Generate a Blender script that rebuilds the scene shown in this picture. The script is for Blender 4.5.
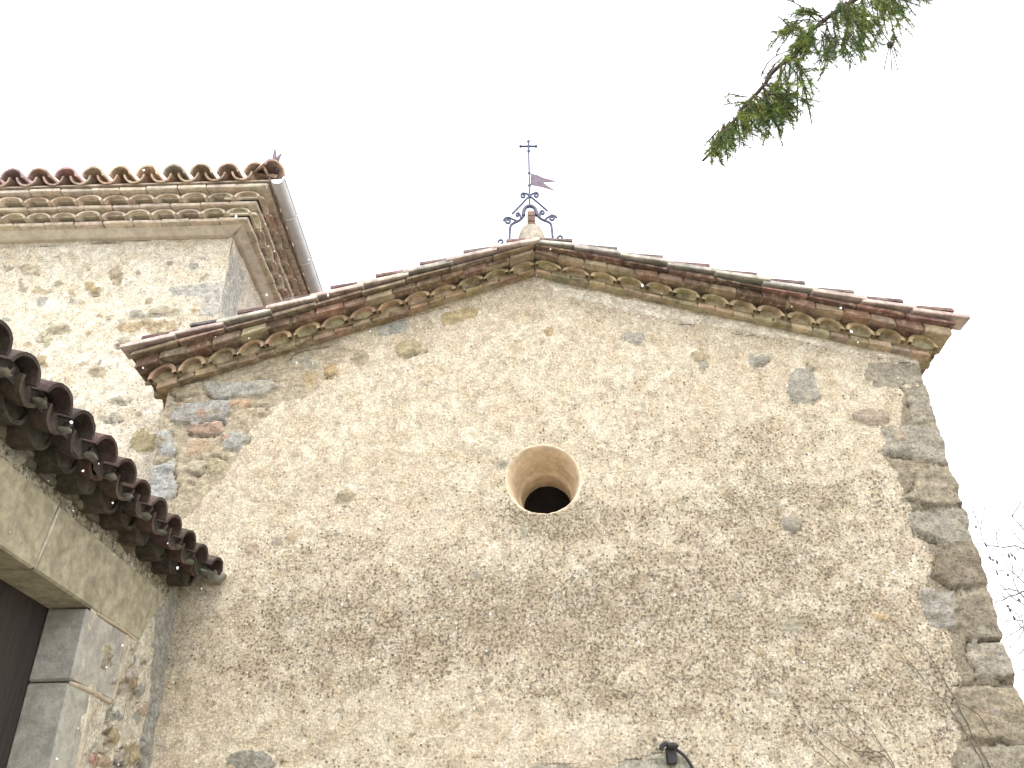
import bpy, math, random
import numpy as np
from mathutils import Vector, Matrix

for _o in list(bpy.data.objects):
    bpy.data.objects.remove(_o)
scene = bpy.context.scene
COL = scene.collection
rnd = random.Random(7)

# ------------------------------------------------------------------ camera
R = np.array([[0.99965851, -0.02556671, -0.00540493],
              [0.01782742, 0.51600474, 0.85640019],
              [-0.01910637, -0.85620409, 0.51628432]])   # world <- (right, down, forward)
FPX, CX, CY = 864.69, 512.0, 384.0
CAMZ = 1.6
cam_data = bpy.data.cameras.new('camera')
cam = bpy.data.objects.new('camera', cam_data)
COL.objects.link(cam)
cam_data.sensor_fit = 'HORIZONTAL'
cam_data.sensor_width = 36.0
cam_data.lens = FPX / 1024 * 36.0
cam_data.clip_start = 0.05
cam_data.clip_end = 2000
cam.matrix_world = Matrix(((R[0, 0], -R[0, 1], -R[0, 2], 0),
                           (R[1, 0], -R[1, 1], -R[1, 2], 0),
                           (R[2, 0], -R[2, 1], -R[2, 2], CAMZ),
                           (0, 0, 0, 1)))
scene.camera = cam
scene.render.resolution_x, scene.render.resolution_y = 1024, 768

# ------------------------------------------------------------------ overcast sky, soft sun, exposure
SUN_EL, SUN_AZ = 58.0, 165.0
world = bpy.data.worlds.new('World')
scene.world = world
world.use_nodes = True
wn, wl = world.node_tree.nodes, world.node_tree.links
wn.clear()
w_out = wn.new('ShaderNodeOutputWorld')
w_bg = wn.new('ShaderNodeBackground')
w_sky = wn.new('ShaderNodeTexSky')
w_sky.sky_type = 'NISHITA'
w_sky.sun_disc = False
w_sky.sun_elevation = math.radians(SUN_EL)
w_sky.sun_rotation = math.radians(SUN_AZ)
w_sky.air_density = 1.0
w_sky.dust_density = 4.0
w_hsv = wn.new('ShaderNodeHueSaturation')
w_hsv.inputs['Saturation'].default_value = 0.10
w_mix = wn.new('ShaderNodeMix')
w_mix.data_type = 'RGBA'
w_mix.inputs[0].default_value = 0.75                      # the cloud layer evens the sky out
w_mix.inputs[7].default_value = (9.6, 9.7, 10.0, 1)
wl.new(w_sky.outputs[0], w_hsv.inputs['Color'])
wl.new(w_hsv.outputs[0], w_mix.inputs[6])
wl.new(w_mix.outputs[2], w_bg.inputs['Color'])
w_bg.inputs['Strength'].default_value = 0.13
wl.new(w_bg.outputs[0], w_out.inputs[0])

sun_d = bpy.data.lights.new('sun', 'SUN')
sun_d.energy = 1.0
sun_d.angle = math.radians(25)
sun_d.color = (1.0, 0.96, 0.90)
sun = bpy.data.objects.new('sun', sun_d)
COL.objects.link(sun)
sdir = Vector((math.sin(math.radians(SUN_AZ)) * math.cos(math.radians(SUN_EL)),
               math.cos(math.radians(SUN_AZ)) * math.cos(math.radians(SUN_EL)),
               math.sin(math.radians(SUN_EL))))
sun.rotation_euler = sdir.to_track_quat('Z', 'Y').to_euler()
sun.location = (0, -20, 40)
vs = scene.view_settings
vs.view_transform = 'Standard'
vs.look = 'None'
vs.gamma = 1.0
vs.exposure = 1.23
vs.use_curve_mapping = False

# ------------------------------------------------------------------ where a pixel's ray meets a real plane
def ray(px, py):
    return R @ np.array([px - CX, py - CY, FPX])
def at_y(px, py, y):
    r = ray(px, py) ; r = r * (y / r[1])
    return np.array([r[0], r[1], r[2] + CAMZ])
def at_x(px, py, x):
    r = ray(px, py) ; r = r * (x / r[0])
    return np.array([r[0], r[1], r[2] + CAMZ])

# ------------------------------------------------------------------ small numeric helpers
def _hash(ix, iy, seed):
    h = np.sin(ix * 127.1 + iy * 311.7 + seed * 74.7) * 43758.5453
    return h - np.floor(h)
def vnoise(x, y, seed=0):
    x = np.asarray(x, float); y = np.asarray(y, float)
    ix, iy = np.floor(x), np.floor(y)
    fx, fy = x - ix, y - iy
    fx = fx * fx * (3 - 2 * fx); fy = fy * fy * (3 - 2 * fy)
    a = _hash(ix, iy, seed); b = _hash(ix + 1, iy, seed)
    c = _hash(ix, iy + 1, seed); d = _hash(ix + 1, iy + 1, seed)
    return (a * (1 - fx) + b * fx) * (1 - fy) + (c * (1 - fx) + d * fx) * fy
def fbm(x, y, seed=0, octv=4):
    s = 0; a = .5; t = 0
    for k in range(octv):
        s = s + a * vnoise(x * 2 ** k, y * 2 ** k, seed + k * 13); t += a; a *= .5
    return s / t
def sstep(x, a, b):
    t = np.clip((x - a) / (b - a), 0, 1)
    return t * t * (3 - 2 * t)
def poly_sd(px, py, poly):
    """signed distance to a polygon, negative inside"""
    n = len(poly); d = np.full(px.shape, 1e9); inside = np.zeros(px.shape, bool)
    for i in range(n):
        x0, y0 = poly[i]; x1, y1 = poly[(i + 1) % n]
        ex, ey = x1 - x0, y1 - y0
        wx, wy = px - x0, py - y0
        t = np.clip((wx * ex + wy * ey) / (ex * ex + ey * ey + 1e-12), 0, 1)
        d = np.minimum(d, np.hypot(wx - ex * t, wy - ey * t))
        if y0 != y1:
            c = ((y0 > py) != (y1 > py)) & (px < (x1 - x0) * (py - y0) / (y1 - y0) + x0)
            inside ^= c
    return np.where(inside, -d, d)
def line_d(px, py, pts):
    d = np.full(px.shape, 1e9)
    for (x0, y0), (x1, y1) in zip(pts[:-1], pts[1:]):
        ex, ey = x1 - x0, y1 - y0
        wx, wy = px - x0, py - y0
        t = np.clip((wx * ex + wy * ey) / (ex * ex + ey * ey + 1e-12), 0, 1)
        d = np.minimum(d, np.hypot(wx - ex * t, wy - ey * t))
    return d

# ------------------------------------------------------------------ scene graph helpers
def tag(o, label=None, cat=None, group=None, kind=None):
    if label: o['label'] = label
    if cat: o['category'] = cat
    if group: o['group'] = group
    if kind: o['kind'] = kind
    return o
def thing(name, label, cat, loc=(0, 0, 0), group=None):
    o = bpy.data.objects.new(name, None)
    COL.objects.link(o); o.location = loc; o.empty_display_size = .3
    return tag(o, label, cat, group)
def world_loc(o):
    v = Vector((0, 0, 0))
    while o is not None:
        v = v + o.location; o = o.parent
    return v

class MB:
    """collects shapes in world coordinates, then links them as ONE mesh object"""
    def __init__(self):
        self.v = []; self.f = []; self.c = []
    def add(self, verts, faces, col=(.5, .5, .5)):
        b = len(self.v)
        self.v.extend([tuple(map(float, p)) for p in verts])
        self.f.extend([tuple(i + b for i in f) for f in faces])
        self.c.extend([(*col[:3], 1.0)] * len(verts))
    def build(self, name, mat, parent=None, smooth=False, loc=None, auto=None):
        me = bpy.data.meshes.new(name)
        o = bpy.data.objects.new(name, me)
        COL.objects.link(o)
        if parent is not None: o.parent = parent
        if loc is not None: o.location = loc
        off = np.array(world_loc(o))
        pts = np.array(self.v) - off
        me.from_pydata(pts.tolist(), [], self.f)
        at = me.attributes.new('tint', 'FLOAT_COLOR', 'POINT')
        at.data.foreach_set('color', np.array(self.c, dtype=np.float32).ravel())
        me.materials.append(mat)
        if smooth:
            me.polygons.foreach_set('use_smooth', [True] * len(me.polygons))
            if auto: me.set_sharp_from_angle(angle=math.radians(auto))
        me.update()
        return o

# chamfered box template: 24 corners, each (sign triple, axis at full extent)
_BV = [(sx, sy, sz, a) for a in range(3) for sx in (-1, 1) for sy in (-1, 1) for sz in (-1, 1)]
_BI = {k: i for i, k in enumerate(_BV)}
_BF = []
for a in range(3):
    for s in (-1, 1):
        b, c = (a + 1) % 3, (a + 2) % 3
        q = []
        for (u, v) in ((-1, -1), (1, -1), (1, 1), (-1, 1)):
            t = [0, 0, 0]; t[a] = s; t[b] = u; t[c] = v; q.append(_BI[(*t, a)])
        _BF.append(q if s > 0 else q[::-1])
for a in range(3):
    b, c = (a + 1) % 3, (a + 2) % 3
    for sb in (-1, 1):
        for sc in (-1, 1):
            def k(sa, ax):
                t = [0, 0, 0]; t[a] = sa; t[b] = sb; t[c] = sc; return _BI[(*t, ax)]
            q = [k(-1, b), k(1, b), k(1, c), k(-1, c)]
            _BF.append(q if sb * sc > 0 else q[::-1])
for sx in (-1, 1):
    for sy in (-1, 1):
        for sz in (-1, 1):
            q = [_BI[(sx, sy, sz, 0)], _BI[(sx, sy, sz, 1)], _BI[(sx, sy, sz, 2)]]
            _BF.append(q if sx * sy * sz > 0 else q[::-1])

def hexa(mb, corner, size, col, ch=.006, jit=0.0, rr=rnd):
    """chamfered block; corner(a,b,c) maps the unit cube to world, size = its rough edge lengths"""
    vs_ = []
    for (sx, sy, sz, ax) in _BV:
        p = []
        for i, s in enumerate((sx, sy, sz)):
            full = .5 + .5 * s
            if i != ax: full -= s * min(.3, ch / max(size[i], 1e-6))
            p.append(full)
        q = np.array(corner(*p), float)
        if jit: q = q + np.array([rr.uniform(-jit, jit) for _ in range(3)])
        vs_.append(q)
    mb.add(vs_, _BF, col)
def box(mb, lo, hi, col, ch=.006, jit=0.0, rr=rnd):
    lo = np.array(lo, float); hi = np.array(hi, float); d = hi - lo
    hexa(mb, lambda a, b, c: lo + d * np.array([a, b, c]), d, col, ch, jit, rr)

def barrel(mb, p0, p1, up, r0, r1, t, col, arc=170, nseg=10, nlen=3, squash=1.0, rr=rnd, jit=.0015):
    """one canal tile: half barrel shell from p0 to p1, convex towards up"""
    p0 = np.array(p0, float); p1 = np.array(p1, float); ax = p1 - p0; L = np.linalg.norm(ax); ax /= L
    up = np.array(up, float); up -= ax * (up @ ax); up /= np.linalg.norm(up)
    sd = np.cross(ax, up)
    V = []; F = []
    A = math.radians(arc)
    w = rr.uniform(-.03, .03)
    for shell in (0, 1):
        for j in range(nlen + 1):
            f = j / nlen; r = r0 + (r1 - r0) * f - shell * t
            c = p0 + (p1 - p0) * f
            for i in range(nseg + 1):
                th = math.pi / 2 - A / 2 + A * i / nseg
                rr_ = r * (1 + w * math.cos(3 * th) * .5)
                V.append(c + sd * math.cos(th) * rr_ + up * math.sin(th) * rr_ * squash
                         + np.array([rr.uniform(-jit, jit) for _ in range(3)]))
    n = nseg + 1; S = n * (nlen + 1)
    for j in range(nlen):
        for i in range(nseg):
            a = j * n + i
            F.append((a, a + 1, a + n + 1, a + n)); b = a + S
            F.append((b, b + n, b + n + 1, b + 1))
        a = j * n; F.append((a, a + n, a + n + S, a + S))
        a = j * n + nseg; F.append((a, a + S, a + n + S, a + n))
    for i in range(nseg):
        a = i; F.append((a, a + S, a + S + 1, a + 1))
        a = nlen * n + i; F.append((a, a + 1, a + 1 + S, a + S))
    mb.add(V, F, col)

def tube(mb, pts, rad, col=(.1, .1, .1), n=6, cap=True):
    pts = [np.array(p, float) for p in pts]
    if not hasattr(rad, '__len__'): rad = [rad] * len(pts)
    V = []; F = []; prev = None
    for i, p in enumerate(pts):
        d = pts[min(i + 1, len(pts) - 1)] - pts[max(i - 1, 0)]
        d /= (np.linalg.norm(d) + 1e-12)
        if prev is None:
            ref = np.array([0, 0, 1.0]) if abs(d[2]) < .9 else np.array([1.0, 0, 0])
            a = np.cross(d, ref)
        else:
            a = prev - d * (prev @ d)
        a /= (np.linalg.norm(a) + 1e-12); prev = a
        b = np.cross(d, a)
        for k in range(n):
            th = 2 * math.pi * k / n
            V.append(p + (a * math.cos(th) + b * math.sin(th)) * rad[i])
    for i in range(len(pts) - 1):
        for k in range(n):
            F.append((i * n + k, i * n + (k + 1) % n, (i + 1) * n + (k + 1) % n, (i + 1) * n + k))
    if cap:
        F.append(tuple(range(n))[::-1]); F.append(tuple((len(pts) - 1) * n + k for k in range(n)))
    mb.add(V, F, col)

def lathe(mb, prof, centre, axis, col, n=64):
    """profile = list of (radius, distance along axis)"""
    axis = np.array(axis, float); axis /= np.linalg.norm(axis)
    ref = np.array([0, 0, 1.0]) if abs(axis[2]) < .9 else np.array([1.0, 0, 0])
    a = np.cross(axis, ref); a /= np.linalg.norm(a); b = np.cross(axis, a)
    V = []; F = []
    for (r, h) in prof:
        for k in range(n):
            th = 2 * math.pi * k / n
            V.append(np.array(centre) + axis * h + (a * math.cos(th) + b * math.sin(th)) * r)
    for i in range(len(prof) - 1):
        for k in range(n):
            F.append((i * n + k, i * n + (k + 1) % n, (i + 1) * n + (k + 1) % n, (i + 1) * n + k))
    mb.add(V, F, col)

def blob(mb, c, r, col, rr=rnd, bump=.25, n=8, m=6):
    V = [np.array(c) + np.array([0, 0, r[2]])]; F = []
    for i in range(1, m):
        ph = math.pi * i / m
        for k in range(n):
            th = 2 * math.pi * k / n
            s = 1 + rr.uniform(-bump, bump)
            V.append(np.array(c) + s * np.array([r[0] * math.sin(ph) * math.cos(th), r[1] * math.sin(ph) * math.sin(th), r[2] * math.cos(ph)]))
    V.append(np.array(c) - np.array([0, 0, r[2]]))
    for k in range(n):
        F.append((0, 1 + k, 1 + (k + 1) % n))
        e = 1 + (m - 2) * n
        F.append((len(V) - 1, e + (k + 1) % n, e + k))
    for i in range(m - 2):
        for k in range(n):
            a = 1 + i * n
            F.append((a + k, a + n + k, a + n + (k + 1) % n, a + (k + 1) % n))
    mb.add(V, F, col)

def vary(c, s=.15, rr=rnd):
    k = 1 + rr.uniform(-s, s)
    return tuple(max(.005, x * k * (1 + rr.uniform(-s, s) * .35)) for x in c)
def resample(pts, step):
    pts = [np.array(p, float) for p in pts]; out = [pts[0]]
    for a, b in zip(pts[:-1], pts[1:]):
        n = max(1, int(np.linalg.norm(b - a) / step))
        for i in range(1, n + 1): out.append(a + (b - a) * i / n)
    return out
def smooth_path(pts, it=2):
    pts = [np.array(p, float) for p in pts]
    for _ in range(it):
        q = [pts[0]]
        for a, b in zip(pts[:-1], pts[1:]):
            q += [a * .75 + b * .25, a * .25 + b * .75]
        q.append(pts[-1]); pts = q
    return pts

# ------------------------------------------------------------------ materials
class NT:
    def __init__(self, name, rough=.92, spec=.25):
        self.m = bpy.data.materials.new(name); self.m.use_nodes = True
        self.t = self.m.node_tree; self.n = self.t.nodes; self.l = self.t.links
        self.n.clear()
        self.out = self.n.new('ShaderNodeOutputMaterial')
        self.b = self.n.new('ShaderNodeBsdfPrincipled')
        self.b.inputs['Roughness'].default_value = rough
        self.b.inputs['Specular IOR Level'].default_value = spec
        self.l.new(self.b.outputs[0], self.out.inputs[0])
        self.co = self.n.new('ShaderNodeTexCoord').outputs['Object']
    def lk(self, a, sock):
        if hasattr(a, 'is_output'): self.l.new(a, sock)
        elif isinstance(a, tuple): sock.default_value = (*a[:3], 1) if len(sock.default_value) == 4 else a
        else: sock.default_value = a
    def noise(self, scale, detail=4, rough=.6, dist=0, stretch=None, offs=None):
        x = self.n.new('ShaderNodeTexNoise')
        v = self.co
        if stretch or offs:
            mp = self.n.new('ShaderNodeMapping')
            if stretch: mp.inputs['Scale'].default_value = stretch
            if offs: mp.inputs['Location'].default_value = offs
            self.l.new(v, mp.inputs[0]); v = mp.outputs[0]
        self.l.new(v, x.inputs['Vector'])
        x.inputs['Scale'].default_value = scale; x.inputs['Detail'].default_value = detail
        x.inputs['Roughness'].default_value = rough; x.inputs['Distortion'].default_value = dist
        return x.outputs['Fac']
    def voro(self, scale, feat='F1', rnd_=1.0, out='Distance'):
        x = self.n.new('ShaderNodeTexVoronoi'); x.feature = feat
        self.l.new(self.co, x.inputs['Vector']); x.inputs['Scale'].default_value = scale
        x.inputs['Randomness'].default_value = rnd_
        return x.outputs[out]
    def math(self, op, a, b=0.0, c=0.0, clamp=False):
        x = self.n.new('ShaderNodeMath'); x.operation = op; x.use_clamp = clamp
        self.lk(a, x.inputs[0]); self.lk(b, x.inputs[1])
        if len(x.inputs) > 2: self.lk(c, x.inputs[2])
        return x.outputs[0]
    def step(self, v, lo, hi, a=0.0, b=1.0):
        x = self.n.new('ShaderNodeMapRange'); x.interpolation_type = 'SMOOTHSTEP'
        self.lk(v, x.inputs[0]); self.lk(lo, x.inputs[1]); self.lk(hi, x.inputs[2])
        self.lk(a, x.inputs[3]); self.lk(b, x.inputs[4])
        return x.outputs[0]
    def mix(self, f, a, b, mode='MIX'):
        x = self.n.new('ShaderNodeMix'); x.data_type = 'RGBA'; x.blend_type = mode
        self.lk(f, x.inputs[0]); self.lk(a, x.inputs[6]); self.lk(b, x.inputs[7])
        return x.outputs[2]
    def attr(self, name, out='Color'):
        x = self.n.new('ShaderNodeAttribute'); x.attribute_name = name
        return x.outputs[out]
    def scale(self, colr, f):
        x = self.n.new('ShaderNodeVectorMath'); x.operation = 'SCALE'
        self.lk(colr, x.inputs[0]); self.lk(f, x.inputs['Scale'])
        return x.outputs[0]
    def bump(self, h, strength=.6, dist=.01):
        x = self.n.new('ShaderNodeBump'); x.inputs['Strength'].default_value = strength
        x.inputs['Distance'].default_value = dist
        self.l.new(h, x.inputs['Height']); self.l.new(x.outputs[0], self.b.inputs['Normal'])
    def color(self, c): self.lk(c, self.b.inputs['Base Color']); return self.m

def plaster_mat(name, c1, c2, c3, dark, fine=42, speck=.9, clean=.66, dirty=.47, bump=.9):
    t = NT(name)
    nf = t.noise(fine, 9, .72)
    nf2 = t.noise(fine * 2.3, 5, .7, offs=(3, 1, 7))
    nm = t.noise(7, 6, .65, .3)
    nl = t.noise(1.1, 5, .6, .5, offs=(5, 2, 1))
    ns = t.noise(1.0, 5, .65, .4, stretch=(1.2, 1, 3.4))
    grime = t.attr('grime', 'Fac')
    base = t.mix(t.step(nm, .38, .62), c1, c2)
    base = t.mix(t.step(nl, .45, .7, 0, .75), base, c3)
    base = t.mix(t.step(nf2, .5, .75, 0, .55), base, tuple(min(.9, x * 1.35) for x in c1))
    # pale lime blooms, rust-yellow blooms
    base = t.mix(t.step(t.noise(7.5, 7, .75, .8, offs=(9, 9, 2)), .50, .61, 0, .75), base, (c1[0] * 1.16, c1[1] * 1.19, c1[2] * 1.24))
    base = t.mix(t.step(t.noise(4.6, 7, .75, .9, offs=(1, 4, 8)), .49, .64, 0, .55), base, (c1[0] * .81, c1[1] * .735, c1[2] * .62))
    base = t.mix(t.step(t.noise(2.1, 6, .7, .6, offs=(6, 1, 3)), .60, .78, 0, .4), base, (c1[0] * .86, c1[1] * .70, c1[2] * .50))
    # soft grey soiling following the grime map
    nq = t.noise(15, 6, .7, 1.0, offs=(8, 3, 1))
    g2 = t.math('ADD', grime, t.math('MULTIPLY', t.math('SUBTRACT', nm, .5), 1.5))
    g2 = t.math('ADD', g2, t.math('MULTIPLY', t.math('SUBTRACT', nq, .5), 1.7))
    g2 = t.math('ADD', g2, t.math('MULTIPLY', t.math('SUBTRACT', ns, .5), 1.1))
    base = t.mix(t.step(g2, .25, 1.3, 0, .38), base, (dark[0] * 2.3, dark[1] * 2.2, dark[2] * 2.1))
    # sandy grain: every patch carries light and dark grains
    gr1 = t.noise(72, 5, .8, offs=(6, 6, 6))
    md = t.noise(17, 7, .78, .5, offs=(3, 7, 2))
    base = t.scale(base, t.math('MULTIPLY', t.step(gr1, .36, .64, .68, 1.24), t.step(md, .36, .64, .72, 1.17)))
    base = t.mix(t.step(t.math('ADD', md, t.math('MULTIPLY', g2, .12)), .57, .72, 0, .6), base, (dark[0] * 2.6, dark[1] * 2.45, dark[2] * 2.2))
    gv = t.n.new('ShaderNodeTexVoronoi'); t.l.new(t.co, gv.inputs['Vector']); gv.inputs['Scale'].default_value = 46
    gsep = t.n.new('ShaderNodeSeparateColor'); t.l.new(gv.outputs['Color'], gsep.inputs[0])
    dot = t.math('MULTIPLY', t.step(gsep.outputs[0], .72, .80), t.step(gv.outputs['Distance'], .22, .40, 1, 0))
    dot = t.math('MULTIPLY', dot, t.step(t.math('ADD', g2, t.math('MULTIPLY', nm, .5)), .05, .75, .12, .95))
    base = t.mix(dot, base, (dark[0] * .9, dark[1] * .9, dark[2] * .9))
    lite = t.math('MULTIPLY', t.step(gsep.outputs[1], .82, .9), t.step(gv.outputs['Distance'], .2, .4, .6, 0))
    base = t.mix(lite, base, tuple(min(.9, x * 1.3) for x in c1))
    # dark grains: where coarse sand holds lichen
    thr = t.step(g2, -.15, 1.0, clean, dirty)
    sp = t.step(nf, thr, t.math('ADD', thr, .13), 0, speck)
    col = t.mix(sp, base, dark)
    pit = t.voro(13)
    pm = t.step(pit, .055, .12, .75, 0)
    pm = t.math('MULTIPLY', pm, t.step(t.noise(6, 2, .5, offs=(2, 8, 3)), .5, .62))
    col = t.mix(pm, col, (dark[0] * .7, dark[1] * .7, dark[2] * .7))
    # exposed stones and repairs
    pa = t.attr('paint'); am = t.attr('paint', 'Alpha')
    sn = t.noise(11, 8, .75, .8, stretch=(1, 1, 2.2))
    sc = t.scale(pa, t.math('MULTIPLY', t.step(sn, .28, .74, .55, 1.28), t.step(md, .3, .7, .58, 1.22)))
    sc = t.mix(.15, sc, c1)
    sc = t.mix(t.step(nf, .47, .62, 0, .62), sc, t.scale(pa, .34))
    sc = t.mix(t.math('MULTIPLY', dot, .6), sc, t.scale(pa, .3))
    sc = t.mix(t.step(t.noise(14, 5, .7, offs=(4, 4, 4)), .57, .70, 0, .5), sc, (.47, .39, .26))
    sm = t.step(t.math('ADD', am, t.math('MULTIPLY', t.math('SUBTRACT', t.math('MULTIPLY', t.math('ADD', nf, sn), .5), .5), 2.6)), .34, .74)
    sm = t.math('MULTIPLY', sm, t.step(am, .02, .12))
    col = t.mix(sm, col, sc)
    # narrow cracks and open joints
    cr = t.attr('crack', 'Fac')
    col = t.mix(t.step(t.math('ADD', cr, t.math('MULTIPLY', t.math('SUBTRACT', nf, .5), .9)), .35, .85, 0, .62), col, (.035, .03, .025))
    h = t.math('ADD', t.math('MULTIPLY', nf, .8), t.math('MULTIPLY', nf2, .35))
    h = t.math('ADD', h, t.math('MULTIPLY', sn, .6))
    h = t.math('SUBTRACT', h, t.math('MULTIPLY', pm, .5))
    t.bump(h, bump, .014)
    return t.color(col)

def masonry_mat(name, fine=60, lichen=None, lich_amt=.5, dirt=.55, rough=.9, bump=.7, bd=.006, con=1.0):
    """takes each brick's, tile's or stone's own colour and weathers it"""
    t = NT(name, rough)
    c = t.attr('tint')
    n1 = t.noise(fine, 7, .7); n2 = t.noise(9, 6, .7, .4); n3 = t.noise(24, 5, .65, offs=(7, 3, 5))
    col = t.scale(c, t.math('MULTIPLY', t.step(n2, .28, .72, 1 - .40 * con, 1 + .35 * con), t.step(n3, .3, .7, 1 - .22 * con, 1 + .18 * con)))
    col = t.mix(t.step(n1, .56, .68, 0, dirt), col, t.scale(c, .38))
    if lichen:
        col = t.mix(t.step(n3, .52, .66, 0, lich_amt), col, lichen)
        col = t.mix(t.step(t.noise(5, 5, .7, offs=(2, 5, 9)), .55, .72, 0, lich_amt), col, tuple(x * .6 for x in lichen))
    t.bump(t.math('ADD', n1, t.math('MULTIPLY', n2, .6)), bump, bd)
    return t.color(col)

def simple_mat(name, c, c2=None, scale=12, rough=.6, spec=.3, metal=0, bump=.2, bd=.003, det=6):
    t = NT(name, rough, spec)
    t.b.inputs['Metallic'].default_value = metal
    n = t.noise(scale, det, .65, .2)
    t.bump(n, bump, bd)
    return t.color(t.mix(t.step(n, .3, .7), c, c2 or tuple(x * .6 for x in c)))

M_FACADE = plaster_mat('roughcast_plaster', (.605, .535, .415), (.53, .445, .325), (.56, .463, .345), (.110, .092, .066), fine=58, clean=.585, dirty=.46)
M_TOWER = plaster_mat('lime_mortar_rubble', (.67, .61, .50), (.61, .54, .42), (.60, .55, .45), (.17, .14, .10), fine=26, clean=.70, dirty=.55, speck=.6)
M_PORCH = plaster_mat('rough_mortar', (.64, .59, .48), (.55, .49, .38), (.48, .45, .36), (.10, .09, .065), fine=38, clean=.62, dirty=.45)
M_BRICK = masonry_mat('old_brick', lichen=(.40, .335, .235), lich_amt=.70, bump=.9, bd=.009)
M_PALE = masonry_mat('haze_paled_tile', lichen=(.70, .63, .54), lich_amt=.55, dirt=.3, con=.7)  # tower cornice: lens haze put in as paler brick and tile colour
M_ARCH = masonry_mat('cornice_tile', lichen=(.42, .36, .20), lich_amt=.5)
M_VERGE = masonry_mat('roof_tile', lichen=(.30, .27, .22), lich_amt=.35)
M_EDGE = masonry_mat('pale_verge_tile', lichen=(.50, .44, .40), lich_amt=.35, dirt=.35)
M_DARKTILE = masonry_mat('mossy_dark_tile', lichen=(.095, .097, .072), lich_amt=.5, fine=90)
M_LINTEL = masonry_mat('dressed_stone', fine=85, lichen=(.36, .29, .16), lich_amt=.26, dirt=.4, bump=.8, con=.8)
M_JAMB = masonry_mat('grey_dressed_stone', fine=75, lichen=(.42, .40, .34), lich_amt=.22, dirt=.45, bump=.9, con=.6)
M_REVEAL = masonry_mat('smooth_plaster', fine=80, lichen=(.68, .57, .42), lich_amt=.4, dirt=.15, bump=.35, con=.45)
M_IRON = simple_mat('flare_blued_iron', (.05, .062, .11), (.095, .11, .175), 40, .5, .4)  # dark iron with the blue bleed of lens flare in its colour
M_FLAG = simple_mat('flare_purpled_sheet', (.12, .085, .12), (.19, .145, .19), 25, .6, .3)  # purple bleed of lens flare put into the sheet colour
M_ZINC = simple_mat('zinc', (.60, .62, .62), (.70, .71, .70), 9, .5, .5)
M_BOSS = masonry_mat('granite', fine=45, lichen=(.33, .31, .26), lich_amt=.5)
M_BLACK = simple_mat('black_metal', (.022, .022, .024), (.045, .043, .045), 50, .55)
M_BARK = simple_mat('bark', (.10, .075, .06), (.045, .035, .03), 30, .9, .1, bump=.8, bd=.01)
M_TWIG = simple_mat('twig', (.13, .11, .125), (.20, .175, .195), 60, .9, .1)
M_STEM = simple_mat('dry_stem', (.21, .17, .125), (.12, .095, .07), 60, .9, .1)
M_DARK = simple_mat('unlit_interior', (.010, .009, .008), (.018, .015, .013), 8, .85, .05)  # near-black colour stands in for the shade inside the window
M_SNOW = simple_mat('snow', (.86, .87, .90), (.80, .82, .86), 30, .7, .2)

t = NT('snowflake', .6, .2)
t.b.inputs['Base Color'].default_value = (.92, .93, .95, 1)
_tr = t.n.new('ShaderNodeBsdfTranslucent'); _tr.inputs[0].default_value = (.97, .97, .98, 1)
_mx = t.n.new('ShaderNodeMixShader'); _mx.inputs[0].default_value = .6
t.l.new(t.b.outputs[0], _mx.inputs[1]); t.l.new(_tr.outputs[0], _mx.inputs[2]); t.l.new(_mx.outputs[0], t.out.inputs[0])
M_FLAKE = t.m

t = NT('needles', .6, .25)
t.color(t.mix(t.step(t.noise(9, 4, .6), .35, .65), t.attr('tint'), t.scale(t.attr('tint'), 1.5)))
_tr = t.n.new('ShaderNodeBsdfTranslucent'); t.l.new(t.attr('tint'), _tr.inputs[0])
_mx = t.n.new('ShaderNodeMixShader'); _mx.inputs[0].default_value = .45
t.l.new(t.b.outputs[0], _mx.inputs[1]); t.l.new(_tr.outputs[0], _mx.inputs[2]); t.l.new(_mx.outputs[0], t.out.inputs[0])
M_NEEDLE = t.m

t = NT('door_planks', .65, .3)
wv = t.noise(6, 8, .7, 1.2, stretch=(1, 5, .35))
t.bump(wv, .5, .006)
M_DOOR = t.color(t.mix(t.step(wv, .3, .7), (.026, .021, .018), (.046, .037, .031)))

t = NT('gravel_and_grass', .95, .1)
gn = t.noise(.35, 6, .65, .4); gf = t.noise(60, 6, .7)
gc = t.mix(t.step(gf, .35, .65), (.24, .22, .18), (.42, .40, .35))
gc = t.mix(t.step(gn, .5, .62), gc, t.mix(t.step(gf, .4, .6), (.06, .085, .03), (.11, .13, .055)))
t.bump(gf, .8, .02)
M_GROUND = t.color(gc)

# ------------------------------------------------------------------ ground
g = MB()
rings = [0, 3, 8, 20, 60, 180, 600]
V = []; F = []
NS = 48
for r_ in rings:
    for k_ in range(NS):
        a_ = 2 * math.pi * k_ / NS
        zz = 0 if r_ < 25 else -(fbm(math.cos(a_) * r_ * .01 + 9, math.sin(a_) * r_ * .01 + 9, 3)) * .0
        V.append((math.cos(a_) * max(r_, .01), math.sin(a_) * max(r_, .01) + 3, zz))
for i in range(len(rings) - 1):
    for k_ in range(NS):
        F.append((i * NS + k_, i * NS + (k_ + 1) % NS, (i + 1) * NS + (k_ + 1) % NS, (i + 1) * NS + k_))
g.add(V, F)
tag(g.build('ground', M_GROUND), kind='structure')

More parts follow.
